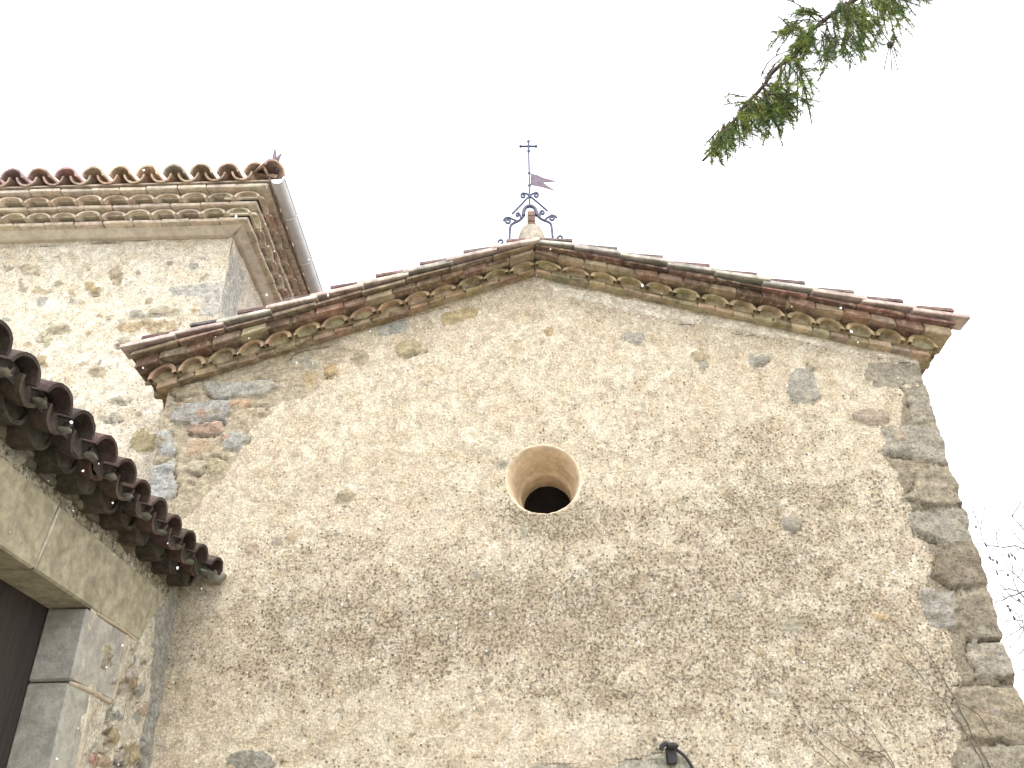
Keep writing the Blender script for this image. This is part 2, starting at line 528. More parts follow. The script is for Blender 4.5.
# ------------------------------------------------------------------ relief walls
def relief_wall(name, mat, parent, us, vs_, to_world, nrm, keep, stones, cracks=(), grime=None,
                rough=.006, seed=0, warp=None, edge=.012, depth_back=None):
    """a masonry face as one dense grid: stones=[(polygon in u,v, colour, height)], real relief plus masks"""
    U, Vv = np.meshgrid(us, vs_)                           # rows = v
    shp = U.shape
    gu, gv = U.ravel().copy(), Vv.ravel().copy()
    if warp is not None: gu, gv = warp(gu, gv)
    disp = (fbm(gu * 6, gv * 6, seed, 5) - .5) * rough * 2.2 + (fbm(gu * 1.2, gv * 1.2, seed + 50, 3) - .5) * rough * 2.5
    paint = np.zeros((gu.size, 4)); paint[:, :3] = .4
    crack = np.zeros(gu.size)
    wob = (fbm(gu * 9, gv * 9, seed + 5, 4) - .5)
    wob2 = (fbm(gu * 28, gv * 28, seed + 8, 3) - .5)
    for k_, (poly, colr, hgt) in enumerate(stones):
        po = np.array(poly)
        lo, hi = po.min(0) - .12, po.max(0) + .12
        sel = np.where((gu > lo[0]) & (gu < hi[0]) & (gv > lo[1]) & (gv < hi[1]))[0]
        if sel.size == 0: continue
        sd = poly_sd(gu[sel], gv[sel], poly) + wob[sel] * .075 + wob2[sel] * .03
        m = sstep(-sd, -edge * .6, edge * .9)
        fresh = (paint[sel, 3] < .02)[:, None]
        mm = np.where(fresh, (m > 0)[:, None] * 1.0, m[:, None])
        paint[sel, :3] = paint[sel, :3] * (1 - mm) + np.array(colr) * mm; paint[sel, 3] = np.maximum(paint[sel, 3], m)
        lump = (fbm(gu[sel] * 11 + k_, gv[sel] * 18 + k_, seed + k_, 5) - .5) * 1.5
        disp[sel] += m * (hgt + lump * .022 * min(1, abs(hgt) * 120))
        j = np.exp(-((sd - edge * .5) / (edge * .75)) ** 2)
        pick = sstep(fbm(gu[sel] * 7 + 3, gv[sel] * 7, seed + 77 + k_, 3), .50, .66)
        disp[sel] -= j * .020 * pick * (hgt > 0.0045)
        crack[sel] = np.maximum(crack[sel], j * pick * .85 * (hgt > 0.0045))
    for pts, wd, dp in cracks:
        d = line_d(gu + wob * .05, gv + wob * .05, pts)
        cm = np.exp(-(d / wd) ** 2)
        disp -= cm * dp
        crack = np.maximum(crack, cm * (.35 + .65 * sstep(fbm(gu * 5, gv * 5, seed + 31, 3), .3, .6)))
    gr = grime(gu, gv) if grime is not None else np.zeros(gu.size)
    kp = keep(gu, gv)
    P = to_world(gu, gv) + np.outer(disp, np.array(nrm))
    idx = np.arange(gu.size).reshape(shp)
    q = np.stack([idx[:-1, :-1], idx[:-1, 1:], idx[1:, 1:], idx[1:, :-1]], -1).reshape(-1, 4)
    kk = kp[q].all(1)
    q = q[kk]
    used = np.unique(q)
    remap = -np.ones(gu.size, int); remap[used] = np.arange(used.size)
    q = remap[q]
    P = P[used]
    # face orientation towards nrm
    a = P[q[0, 1]] - P[q[0, 0]]; b = P[q[0, 3]] - P[q[0, 0]]
    if np.cross(a, b) @ np.array(nrm) < 0: q = q[:, ::-1]
    me = bpy.data.meshes.new(name); o = bpy.data.objects.new(name, me); COL.objects.link(o); o.parent = parent
    P = P - np.array(world_loc(o))
    me.from_pydata(P.tolist(), [], q.tolist())
    at = me.attributes.new('paint', 'FLOAT_COLOR', 'POINT'); at.data.foreach_set('color', paint[used].astype(np.float32).ravel())
    at = me.attributes.new('grime', 'FLOAT', 'POINT'); at.data.foreach_set('value', gr[used].astype(np.float32))
    at = me.attributes.new('crack', 'FLOAT', 'POINT'); at.data.foreach_set('value', crack[used].astype(np.float32))
    me.materials.append(mat)
    me.polygons.foreach_set('use_smooth', [True] * len(me.polygons))
    me.update()
    return o

def px_poly(pts, fn):
    """polygon given by where it shows in the photo, placed on the wall plane by fn -> (u, v)"""
    return [fn(*p) for p in pts]
def ell(cx, cy, rx, ry, n=10, rot=0, seed=0):
    r2 = random.Random(seed * 91 + int(cx) * 7 + int(cy))
    out = []
    for i in range(n):
        th = 2 * math.pi * i / n
        s = 1 + r2.uniform(-.22, .22)
        x, y = rx * s * math.cos(th), ry * s * math.sin(th)
        out.append((cx + x * math.cos(rot) - y * math.sin(rot), cy + x * math.sin(rot) + y * math.cos(rot)))
    return out

GREY = (.40, .385, .34); BLUE = (.42, .415, .39); TAN = (.42, .345, .225); OCHRE = (.46, .35, .19)
BROWN = (.20, .165, .115); CORAL = (.48, .325, .24); PINKB = (.40, .32, .25)

# ================================================================== CHURCH (gabled front)
D = 5.0
XL, XR = -.472 * D, .5455 * D
church = thing('church', 'gabled church front of cream roughcast plaster with a small round window', 'church', (.15, 5.0, 0))

AX = .0305 * D                                            # apex x
def zb(x):                                                # where the cornice starts on the wall
    return CAMZ + D * .785 - (.310 if x > AX else .355) * abs(x - AX)
P_OUT = .05 * D
def z_top(x):                                             # lower edge line of the verge tiles
    return CAMZ + D * .8113 - (.276 if x > AX else .3105) * abs(x - AX) - .012
zbv = np.vectorize(zb)

OC = np.array([.0302 * D, D, CAMZ + .4612 * D]); OR = .238

fac = lambda px, py: tuple(at_y(px, py, D)[[0, 2]])
stones = []
def st(pts, c, h=.006): stones.append((px_poly(pts, fac), c, h))
# bare masonry fields first, single stones over them
st([(902, 388), (932, 384), (1000, 580), (1060, 800), (950, 800), (962, 700), (950, 640), (925, 600), (935, 560), (905, 500), (885, 455), (900, 425)], (.26, .22, .155), .003)
st([(165, 398), (190, 380), (250, 366), (340, 336), (352, 352), (315, 392), (270, 408), (246, 436), (230, 470), (205, 500), (170, 530), (140, 540)], (.50, .425, .30), .002)
# quoins up the right corner
st([(868, 364), (917, 362), (924, 383), (890, 386), (866, 379)], (0.367, 0.333, 0.261), .006)
st([(906, 391), (930, 386), (940, 423), (912, 424)], (0.340, 0.308, 0.246), .008)
st([(880, 428), (938, 425), (955, 465), (925, 464), (900, 458), (882, 450)], (0.334, 0.308, 0.253), .010)
st([(920, 468), (955, 467), (968, 505), (930, 506), (900, 500)], (0.334, 0.286, 0.206), .012)
st([(906, 512), (968, 508), (982, 543), (945, 545), (915, 535)], (0.340, 0.314, 0.261), .010)
st([(938, 548), (982, 546), (996, 586), (950, 588), (935, 575)], BROWN, .013)
st([(923, 592), (955, 590), (958, 634), (938, 628), (922, 612)], (0.340, 0.321, 0.283), .008)
st([(960, 590), (996, 589), (1012, 639), (972, 640), (958, 625)], (0.266, 0.228, 0.170), .014)
st([(968, 644), (1010, 642), (1028, 680), (975, 680)], (0.334, 0.304, 0.249), .010)
st([(956, 688), (1026, 686), (1050, 742), (962, 740)], (0.300, 0.253, 0.176), .012)
st([(965, 746), (1050, 744), (1070, 800), (950, 800)], (0.323, 0.286, 0.220), .010)
st(ell(870, 417, 22, 10, seed=1), PINKB, .008)
st(ell(803, 386, 19, 17, seed=2), (.40, .38, .33), .009)
st(ell(759, 359, 12, 8, seed=3), (.41, .395, .34), .007)
st(ell(634, 336, 15, 8, seed=4), (.40, .38, .32), .006)
st(ell(700, 357, 10, 5, seed=5), TAN, .005)
st(ell(788, 523, 10, 9, seed=6), (.38, .35, .29), .007)
st(ell(345, 496, 9, 10, seed=7), (.46, .39, .27), .010)
st(ell(880, 617, 9, 6, seed=8), (.58, .42, .22), .004)
st(ell(792, 627, 12, 6, seed=9), (.40, .37, .27), .003)
st(ell(549, 330, 5, 4, seed=10), OCHRE, .003)
# bare masonry under the left end of the gable
st([(174, 388), (200, 384), (203, 396), (176, 400)], (.47, .40, .27), .016)
st([(205, 384), (240, 381), (272, 379), (277, 388), (262, 396), (208, 398)], (.43, .42, .37), .016)
st([(180, 402), (230, 398), (232, 412), (222, 424), (176, 424), (170, 416)], BLUE, .014)
st([(186, 426), (222, 424), (224, 430), (210, 436), (190, 434)], CORAL, .012)
st([(159, 433), (172, 430), (172, 455), (158, 455)], (.43, .44, .43), .010)
st([(220, 432), (240, 430), (249, 438), (240, 450), (224, 450)], BLUE, .010)
st([(186, 441), (208, 438), (212, 450), (190, 456)], (.50, .36, .23), .006)
st(ell(215, 467, 11, 9, seed=12), (.42, .36, .22), .010)
st(ell(196, 468, 10, 8, seed=13), (.52, .46, .34), .008)
st([(150, 468), (172, 462), (180, 486), (170, 500), (148, 500)], (.44, .45, .44), .008)
st(ell(186, 489, 9, 7, seed=14), (.49, .41, .27), .007)
st(ell(240, 404, 12, 4, seed=15), (.52, .34, .21), .005)
st(ell(258, 412, 10, 4, seed=16), (.50, .42, .28), .006)
st(ell(309, 379, 7, 7, seed=17), OCHRE, .006)
st(ell(333, 369, 11, 7, seed=18), (.52, .37, .18), .006)
st(ell(392, 328, 18, 7, rot=-.3, seed=19), (.41, .41, .36), .004)
st(ell(410, 349, 18, 9, rot=-.2, seed=20), (.47, .39, .23), .006)
st(ell(360, 358, 9, 8, seed=21), (.44, .37, .24), .005)
st(ell(310, 362, 10, 5, seed=22), (.43, .41, .33), .006)
st(ell(462, 315, 22, 7, rot=-.3, seed=23), (.50, .40, .21), .004)
st(ell(275, 356, 18, 8, rot=-.3, seed=24), (.48, .41, .27), .007)
for k_ in range(34):                                       # small stones packed in the bare corner
    x, y = rnd.uniform(150, 300), rnd.uniform(365, 500)
    if y < 470 - .55 * (x - 150) + 12 and y > 400 - .27 * (x - 170):
        st(ell(x, y, rnd.uniform(3, 8), rnd.uniform(2, 4), n=8, rot=-.25, seed=k_ + 40), vary(rnd.choice([TAN, GREY, (.52, .45, .31), (.47, .31, .21), (.36, .31, .22)]), .12), .0042)
for k_ in range(36):                                       # chips and small stones along the right corner
    y = rnd.uniform(380, 780); xr_ = 925 + (y - 380) * .317
    x = xr_ - abs(rnd.gauss(0, 34))
    st(ell(x, y, rnd.uniform(2, 8), rnd.uniform(1.5, 5), n=8, seed=k_ + 140), vary(rnd.choice([(.30, .26, .19), (.24, .20, .15), (.36, .33, .27), (.46, .39, .28)]), .12), .003)
for k_ in range(60):                                       # odd stones and mended spots all over the front
    st(ell(rnd.uniform(200, 900), rnd.uniform(330, 760), rnd.uniform(2, 7), rnd.uniform(1.5, 5), n=8, seed=k_ + 240), vary(rnd.choice([TAN, (.40, .36, .28), (.50, .44, .34), (.52, .43, .32)]), .1), .0035)
# smooth repairs: the pale strip under the right cornice and the render patch at the bottom
st([(548, 283), (700, 312), (830, 337), (914, 357), (916, 363), (830, 349), (760, 334), (690, 322), (600, 306), (556, 292)], (.93, .84, .69), .004)
st([(505, 772), (535, 765), (575, 767), (612, 765), (640, 760), (664, 754), (690, 758), (705, 790), (500, 800)], (.44, .43, .35), -.004)
st(ell(255, 763, 26, 10, seed=25), (.30, .29, .25), .006)
cracks = [([fac(572, 304), fac(690, 325), fac(800, 343), fac(918, 367)], .006, .003),
          ([fac(955, 685), fac(990, 684), fac(1030, 682)], .012, .02),
          ([fac(548, 285), fac(590, 297)], .008, .006),
          ([fac(512, 768), fac(540, 763), fac(575, 765), fac(612, 763), fac(645, 757), fac(664, 752)], .007, .004),
          ([fac(255, 372), fac(300, 352), fac(330, 346)], .009, .006),
          ([fac(234, 420), fac(262, 408)], .008, .006),
          ([fac(340, 335), fac(400, 318), fac(450, 306)], .008, .006)]
def spot(u, v, px, py, rx, ry, k):
    cu, cv = fac(px, py)
    return k * .80 * np.exp(-(((u - cu) / (rx / 143)) ** 2 + ((v - cv) / (ry / 110)) ** 2))
def facade_grime(u, v):
    low = sstep(CAMZ + .60 * D - v, 0, 1.9)
    g_ = .07 + .24 * low
    side = sstep(u, -1.6, 2.4)
    g_ = g_ + .08 * side
    for a in ((330, 640, 150, 38, .40), (560, 610, 220, 45, .34), (760, 590, 150, 80, .32), (640, 690, 140, 40, .26), (840, 480, 70, 60, .20),
              (700, 450, 120, 60, .16), (546, 523, 44, 13, 1.2), (505, 500, 14, 16, .4), (590, 500, 18, 14, .4), (340, 590, 160, 40, .18), (220, 540, 30, 90, -.2),
              (195, 680, 40, 110, -.45), (300, 720, 100, 30, -.25), (480, 730, 160, 22, -.25), (820, 340, 90, 14, -.4), (400, 410, 150, 70, -.15), (900, 700, 90, 50, .1)):
        g_ = g_ + spot(u, v, *a)
    g_ = g_ + (fbm(u * 1.3, v * 2.6, 91, 4) - .5) * .55
    return np.clip(g_, -.3, 1.1)
us = np.linspace(XL, XR, 372)
cell = us[1] - us[0]
vs_ = np.concatenate([np.linspace(-.05, 1.9, 40), np.arange(1.9 + cell, CAMZ + D * .80, cell)])
def facade_warp(u, v):
    # ragged right-hand edge, then snap the grid round the window onto its circle
    e = sstep(u, XR - .45, XR)
    u = u + e * ((fbm(v * 3.3 + 2, v * 0 + 4.2, 17, 4) - .5) * .06 + .03 * (fbm(v * 14, v * 0 + 1.2, 19, 3) - .5) + .004 * np.sign(np.sin(v * 12.0 + 1)))
    du, dv = u - OC[0], v - OC[2]
    r = np.hypot(du, dv)
    band = (r > OR - cell * .72) & (r < OR + cell * .72)
    s = np.where(band, OR / np.maximum(r, 1e-6), 1)
    return OC[0] + du * s, OC[2] + dv * s
facade_wall = relief_wall('facade_wall', M_FACADE, church, us, vs_,
            lambda u, v: np.stack([u, np.full(u.shape, D), v], -1), (0, -1, 0),
            lambda u, v: (np.hypot(u - OC[0], v - OC[2]) > OR - cell * .5) & (v < zbv(u) + .06),
            stones, cracks, facade_grime, rough=.0065, seed=3, warp=facade_warp)
tag(facade_wall, 'cream roughcast plaster with grey stones showing through')

# side walls and back
def slab(name, mat, parent, p, col=(.45, .4, .3)):
    m = MB(); box(m, p[0], p[1], col, .01); return m.build(name, mat, parent)
M_SIDE = masonry_mat('rubble_side', fine=26, lichen=(.40, .35, .26), lich_amt=.6)
slab('side_wall', M_SIDE, church, ((XR - .62, D + .03, -.05), (XR - .012, D + 9, CAMZ + .60 * D)), (.42, .36, .26))
slab('side_wall', M_SIDE, church, ((XL + .012, D + .03, -.05), (XL + .60, D + 9, CAMZ + .585 * D)), (.42, .36, .26))

# round window: flared plaster throat, straight barrel, black disc painted as the unlit interior
m = MB()
prof = [(OR + .014, .014), (OR + .008, .001), (OR + .001, .002), (OR - .008, .012)]
for i in range(1, 11):
    f_ = i / 10
    prof.append((OR - .008 - (OR - .008 - .178) * f_ ** .88, .012 + .268 * f_))
prof += [(.168, .286), (.166, .34), (.163, .40), (.161, .47)]
lathe(m, prof, OC, (0, 1, 0), (.68, .55, .395), 96)
r3 = random.Random(4)
m.v = [(x + .085 * max(0, y - D) + r3.uniform(-.0025, .0025), y + r3.uniform(-.0015, .0015), z + r3.uniform(-.0025, .0025)) for (x, y, z) in m.v]
oculus = m.build('round_window', M_REVEAL, church, smooth=True)
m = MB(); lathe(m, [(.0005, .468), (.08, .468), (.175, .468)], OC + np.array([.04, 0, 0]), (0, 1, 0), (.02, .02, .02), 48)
m.build('dark_backing', M_DARK, oculus)
m = MB(); lathe(m, [(.20, .475), (.20, .60), (.0005, .60)], OC + np.array([.04, 0, 0]), (0, 1, 0), (.02, .02, .02), 32)  # closed black drum behind the disc, interior shade in its colour
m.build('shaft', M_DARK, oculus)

# gable cornice: header bricks, a row of tile mouths, upper bricks
cornice = MB(); lower = MB(); arches = MB(); upper = MB()
rc = random.Random(21)
XE = {1: XR, -1: XL}
FR = [0, .20, .60, .88, 1.0]                              # band limits as fractions of the cornice height
W = [.065, .118, .185, .25]                               # how far each band stands out
def zf(x, f): return zb(x) + f * (z_top(x) - zb(x))
def band_brick(mb, x0, x1, f0, f1, w, col, y_back=.04, ch=.007, jit=.0055, shrink=.003):
    s = 1 if x1 > x0 else -1
    xa, xb = x0 + s * shrink, x1 - s * shrink
    def cn(a, b, c):
        x = xa + (xb - xa) * a
        return (x, D + y_back + (-w - y_back) * b, zf(x, f0 + (f1 - f0) * c))
    hexa(mb, cn, (abs(x1 - x0), w + .04, .05), col, ch, jit, rc)
for s in (1, -1):
    for (f0, f1, w, mb, L, base, bk) in ((FR[0], FR[1], W[0], lower, .128, (.46, .375, .25), .03), (FR[2], FR[3], W[2], upper, .17, (.29, .215, .155), .03)):
        x_end = XE[s] + s * w
        n = max(1, round(abs(x_end - AX) / L)); xs = [AX + (x_end - AX) * i / n for i in range(n + 1)]
        for i in range(1, n): xs[i] += rc.uniform(-.012, .012)
        for a, b in zip(xs[:-1], xs[1:]):
            c = vary(base, .25, rc)
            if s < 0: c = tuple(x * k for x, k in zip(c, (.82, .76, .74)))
            if mb is upper and s > 0: c = tuple(x * k for x, k in zip(c, (.90, .78, .80)))
            if mb is upper and rc.random() < .18: c = vary((.42, .33, .23), .15, rc)
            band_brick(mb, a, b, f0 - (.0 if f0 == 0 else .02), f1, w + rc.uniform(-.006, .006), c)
        # mortar bed set back behind the faces
        band_brick(mb, AX, x_end - s * .012, f0 + .012, f1 - .012, w - .016, (.42, .36, .26), shrink=0, jit=.001)
    # second half-course under the verge
    x_end = XE[s] + s * .205
    n = round(abs(x_end - AX) / .30); xs = [AX + (x_end - AX) * i / n for i in range(n + 1)]
    for a, b in zip(xs[:-1], xs[1:]):
        band_brick(upper, a, b, FR[3] - .005, FR[3] + .10, .228 + rc.uniform(-.006, .006), vary((.19, .115, .09) if s > 0 else (.22, .165, .12), .25, rc))
    # tile mouths
    x_end = XE[s] + s * (W[1] - .02)
    n = round(abs(x_end - AX) / .192); pit = (x_end - AX) / n
    for i in range(n):
        cxx = AX + pit * (i + .5) + rc.uniform(-.008, .008)
        wd = W[1] + rc.uniform(-.008, .008)
        col = vary((.46, .365, .225) if rc.random() < .75 else (.46, .32, .21), .15, rc)
        fill = vary((.34, .28, .18), .22, rc)
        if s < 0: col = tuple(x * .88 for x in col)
        V = []; F = []; N = 12; hw = abs(pit) * .5 - .004; th = .024
        for yy in (D + .03, D - wd * .5, D - wd):
            for sh in (0, 1):
                for k_ in range(N + 1):
                    a_ = math.pi * k_ / N
                    aa = math.cos(a_) * (hw - sh * th); hh = math.sin(a_) * (1 - sh * .26)
                    x = cxx + aa
                    V.append((x + rc.uniform(-.002, .002), yy + rc.uniform(-.003, .003), zf(x, FR[1] + .005 + (FR[2] - FR[1] - .01) * hh)))
        q = N + 1
        for j in range(2):
            for k_ in range(N):
                o_ = j * 2 * q + k_; i_ = o_ + q
                F.append((o_, o_ + 1, o_ + 2 * q + 1, o_ + 2 * q)); F.append((i_, i_ + 2 * q, i_ + 2 * q + 1, i_ + 1))
        for k_ in range(N):
            o_ = 4 * q + k_; F.append((o_, o_ + 1, o_ + q + 1, o_ + q))
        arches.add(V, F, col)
        # mortar plug inside the mouth, hollowed a little
        V = []; F = []
        rec = .022 + rc.uniform(0, .03)
        for ring, fr in enumerate((1.0, .6, .25)):
            for k_ in range(N + 1):
                a_ = math.pi * k_ / N
                x = cxx + math.cos(a_) * (hw - th + .003) * fr
                V.append((x, D - wd + rec + (1 - fr) * .02 + rc.uniform(-.003, .003), zf(x, FR[1] + .004 + (FR[2] - FR[1]) * .77 * math.sin(a_) * fr)))
        for ring in range(2):
            for k_ in range(N):
                o_ = ring * q + k_; F.append((o_, o_ + q, o_ + q + 1, o_ + 1))
        F.append(tuple(range(2 * q, 3 * q)))
        arches.add(V, F, fill)
    # mortar spandrels between the mouths
    band_brick(arches, AX, x_end - s * .004, FR[1] - .01, FR[2] + .02, W[1] - .045, (.36, .29, .19), shrink=0, jit=.002)
cornice = arches.build('cornice', M_ARCH, church, smooth=True, auto=40)
tag(cornice, 'row of mortared tile mouths under the gable verge')
lower.build('brick_course', M_BRICK, cornice)
upper.build('brick_course', M_BRICK, cornice)

# the same cornice returning along both eaves
for s in (1, -1):
    ret = MB(); xe = XE[s]; y1 = D + (8 if s > 0 else .49)
    for (f0, f1, w, L, base) in ((0, .22, W[0], .125, (.38, .28, .17)), (.24, .54, W[1], .19, (.38, .29, .17)), (.54, .86, W[2], .15, (.30, .18, .12)), (.86, .97, .215, .3, (.33, .21, .15))):
        zr = lambda f: zb(xe) - (.0) + f * (z_top(xe) - zb(xe)) - .012
        y = D - .02
        while y < y1:
            ye = min(y1, y + L)
            lo = [min(xe - s * .05, xe + s * w), y + .003, zr(f0)]; hi = [max(xe - s * .05, xe + s * w), ye - .003, zr(f1)]
            lo[0] += rc.uniform(-.004, .004); hi[0] += rc.uniform(-.004, .004)
            if f0 == .24:                                      # a tile mouth turned to the side
                r_ = (ye - y) / 2 - .003
                xa_, xb_ = xe - s * .04, xe + s * (w + .045 + rc.uniform(-.008, .008))
                barrel(ret, (xa_, (y + ye) / 2, zr(f0)), (xb_, (y + ye) / 2, zr(f0)), (0, 0, 1), r_, r_ + .002, .02, vary(base, .2, rc), arc=178, nlen=1, squash=(zr(f1) - zr(f0)) / r_, rr=rc)
                if s > 0: hi[0] -= .03
                else: lo[0] += .03
                hi[2] -= .006
            elif s > 0: hi[0] += .03 if f0 > .5 else .012
            box(ret, lo, hi, vary(base, .2, rc), .014, .004, rc)
            y = ye
    ret.build('eave_cornice', M_BRICK, church)

# roof: verge tiles, then barrels running down both slopes, ridge
verge = MB(); roof = MB()
for s in (1, -1):
    x_end = XE[s] + s * P_OUT + s * (.055 if s > 0 else .02)
    sl = .276 if s > 0 else .3105
    n = round(abs(x_end - AX) / .315); step_ = (x_end - AX) / n
    yo = D - P_OUT
    for i in range(n):
        x0 = AX + step_ * i - s * .04; x1 = AX + step_ * (i + 1) + s * rc.uniform(-.012, .012)
        if i == n - 1: x1 = x_end
        lift0, lift1 = .002, .022 + rc.uniform(0, .006)
        base = vary((.56, .45, .40), .09, rc) if rc.random() < .62 else vary((.50, .46, .41), .10, rc)
        yj = rc.uniform(-.012, .008)
        def cn(a, b, c):
            x = x0 + (x1 - x0) * a
            z = z_top(x) + .010 + lift0 + (lift1 - lift0) * a + .030 * c + .006 * math.sin(math.pi * min(1, b * 1.1) * .5)
            return (x, yo + yj + .16 * b, z)
        hexa(verge, cn, (.33, .16, .022), base, .004, .0015, rc)
    x_end = XE[s] + s * (P_OUT + .012)
    # barrels
    nrow = 0
    y = yo + .100
    while y < D + 8:
        n2 = n if nrow < 6 else n // 2
        off = rc.uniform(.10, .22) if nrow == 0 else rc.uniform(0, .2)
        xs = [AX + s * (off - .3) + (x_end - AX) * i / n2 for i in range(n2 + 1)]
        for a, b in zip(xs[:-1], xs[1:]):
            b2 = b + s * .06
            if s * (b2 - x_end) > .0: b2 = x_end - s * .035
            if s * (a - AX) < 0: a = AX
            za, zb_ = z_top(a) + .040, z_top(b2) + .066
            barrel(roof, (a, y, za), (b2, y, zb_), (0, 0, 1), .072, .094, .018,
                   vary(rc.choice([(.12, .08, .075), (.14, .085, .075), (.11, .09, .085), (.16, .10, .085)]), .2, rc), nseg=8, nlen=2, squash=.78)
        y += .205; nrow += 1
    # pans and deck under the barrels
    pts = []
    for (x, dz) in ((AX, 0), (x_end - s * .03, 0)):
        for yy in (yo + .07, D + 8):
            pts += [(x, yy, z_top(x) + .018), (x, yy, z_top(x) + .036)]
    F = [(0, 2, 6, 4), (1, 5, 7, 3), (0, 4, 5, 1), (2, 3, 7, 6), (0, 1, 3, 2), (4, 6, 7, 5)]
    roof.add(pts, F, (.22, .15, .12))
# small mortar pieces closing the apex
box(verge, (AX - .07, yo - .002, z_top(AX) + .020), (AX + .07, yo + .16, z_top(AX) + .046), (.50, .37, .31), .01)
y = yo + .10
while y < D + 8:
    barrel(roof, (AX, y + .02, z_top(AX) + .035), (AX, y + .42, z_top(AX) + .05), (0, 0, 1), .11, .10, .016, vary((.26, .17, .13), .2, rc), nseg=8, nlen=1)
    y += .36
roof_o = roof.build('roof', M_VERGE, church, smooth=True, auto=35)
verge.build('verge', M_EDGE, roof_o)

# ================================================================== WEATHER VANE on the gable
VY = D - P_OUT + .12
def vn(cx, cy): return at_y(440 + cx / 5.12, 120 + cy / 5.12, VY)
vane_base = vn(460, 606)
vane = thing('weather_vane', 'wrought iron weather vane with cross and forked pennant on the gable apex', 'weather vane', tuple(vane_base))
m = MB()
bw = abs(vn(540, 600)[0] - vn(400, 600)[0]) / 2
bh = vn(470, 536)[2] - vn(470, 628)[2]
cb = vn(470, 628)
rb = random.Random(3)
V = []; F = []; N = 20
for i in range(9):
    ph = math.pi / 2 * i / 8
    for k_ in range(N):
        th = 2 * math.pi * k_ / N
        r_ = bw * (math.cos(ph) ** .55 if i < 8 else .02) * (1 + rb.uniform(-.035, .035))
        V.append((cb[0] + r_ * math.cos(th), cb[1] + .02 + r_ * math.sin(th) * .8, cb[2] + bh * math.sin(ph)))
for i in range(8):
    for k_ in range(N):
        F.append((i * N + k_, i * N + (k_ + 1) % N, (i + 1) * N + (k_ + 1) % N, (i + 1) * N + k_))
m.add(V, F, (.40, .36, .29))
m.build('stone_boss', M_BOSS, vane, smooth=True)
m = MB()
a, b = vn(447, 545), vn(489, 476)
for k_ in range(3):
    z0 = a[2] - .03 + (b[2] - a[2] + .03) * k_ / 3; z1 = a[2] - .03 + (b[2] - a[2] + .03) * (k_ + 1) / 3
    box(m, (a[0] + .002 * k_, VY - .03, z0 + .002), (b[0] - .003 * k_, VY + .05, z1), vary((.25, .165, .135) if k_ != 1 else (.21, .15, .125), .1, rb), .006, .002, rb)
m.build('brick_pier', M_BRICK, vane)
def iron(name, paths, r_=.0075, parent=vane, n=6, mat=None):
    m = MB()
    for pth in paths:
        pts = [vn(*p) for p in pth]
        pts = smooth_path(pts, 2) if len(pts) > 2 else pts
        tube(m, pts, r_, n=n)
    return m.build(name, mat or M_IRON, parent, smooth=True, auto=50)
iron('pole', [[(453, 108), (457, 290)], [(457, 285), (459, 440)]], .008)
cr = iron('cross', [[(413, 135), (492, 135)], [(453, 104), (454, 165)]], .0095)
for p in ((453, 110), (413, 135), (492, 135), (454, 158)):
    m = MB(); c = vn(*p); blob(m, c, (.014, .012, .014), (.1, .1, .1), bump=.0)
    m.build('bud', M_IRON, cr, smooth=True)
for p, h_ in (((458, 335), .018), ((457, 272), .009), ((459, 395), .014)):
    m = MB(); c = vn(*p); blob(m, c, (.013, .013, h_), (.1, .1, .1), bump=.0)
    m.build('collar', M_IRON, vane, smooth=True)
# pennant: thin plate with two tails
m = MB()
out = [(464, 273), (500, 283), (530, 297), (562, 305), (597, 314), (560, 317), (527, 319), (548, 336), (570, 350), (592, 364), (560, 354), (520, 343), (490, 337), (464, 333)]
pts = [vn(*p) for p in out]; n = len(pts)
V = [p + np.array([0, -.003, 0]) for p in pts] + [p + np.array([0, .003, 0]) for p in pts]
tri = [(0, 1, 12), (0, 12, 13), (1, 2, 11), (1, 11, 12), (2, 6, 11), (2, 3, 6), (3, 5, 6), (3, 4, 5), (6, 7, 11), (7, 10, 11), (7, 8, 10), (8, 9, 10)]
F = [t_ for t_ in tri] + [(a + n, c + n, b + n) for a, b, c in tri] + [(i, i + n, (i + 1) % n + n, (i + 1) % n) for i in range(n)]
m.add(V, F)
m.build('pennant', M_FLAG, vane)
def spiral(cx, cy, r0, turns, start, sgn, n=18):
    return [(cx + r0 * (1 - .7 * i / n) * math.cos(start + sgn * 2 * math.pi * turns * i / n),
             cy + r0 * (1 - .7 * i / n) * math.sin(start + sgn * 2 * math.pi * turns * i / n)) for i in range(n + 1)]
iron('brace', [[(550, 466), (510, 430), (475, 402), (458, 388)] + [(446, 378), (430, 375)] + spiral(427, 388, 14, 1.1, -1.5, -1)], .0085)
iron('brace', [[(370, 480), (410, 440), (443, 404), (459, 390)] + [(472, 378), (488, 373)] + spiral(491, 385, 14, 1.1, -1.5, 1)], .0085)
iron('arch', [[(428, 490), (428, 470), (436, 448), (460, 438), (484, 448), (494, 470), (496, 490)]], .015, n=8)
iron('scroll_arm', [[(432, 478), (424, 500), (402, 518), (376, 528), (360, 542), (357, 575), (356, 614)]], .0105)
iron('scroll_arm', [[(494, 478), (504, 498), (530, 514), (556, 522), (570, 534), (574, 570), (577, 606)]], .0105)
iron('scroll', [[(400, 520), (372, 508), (350, 498)] + spiral(350, 517, 17, 1.15, -1.57, -1), [(412, 512), (412, 490)] + spiral(398, 486, 12, 1.1, .2, -1), [(350, 498), (332, 502), (326, 516)]], .0085)
iron('scroll', [[(532, 516), (552, 498), (572, 488)] + spiral(572, 502, 16, 1.15, -1.57, 1), [(512, 505), (512, 488)] + spiral(524, 476, 13, 1.1, 3.0, 1), [(572, 488), (590, 490), (597, 500)]], .0085)
iron('stay', [[(326, 516), (336, 560), (346, 606)]], .003)
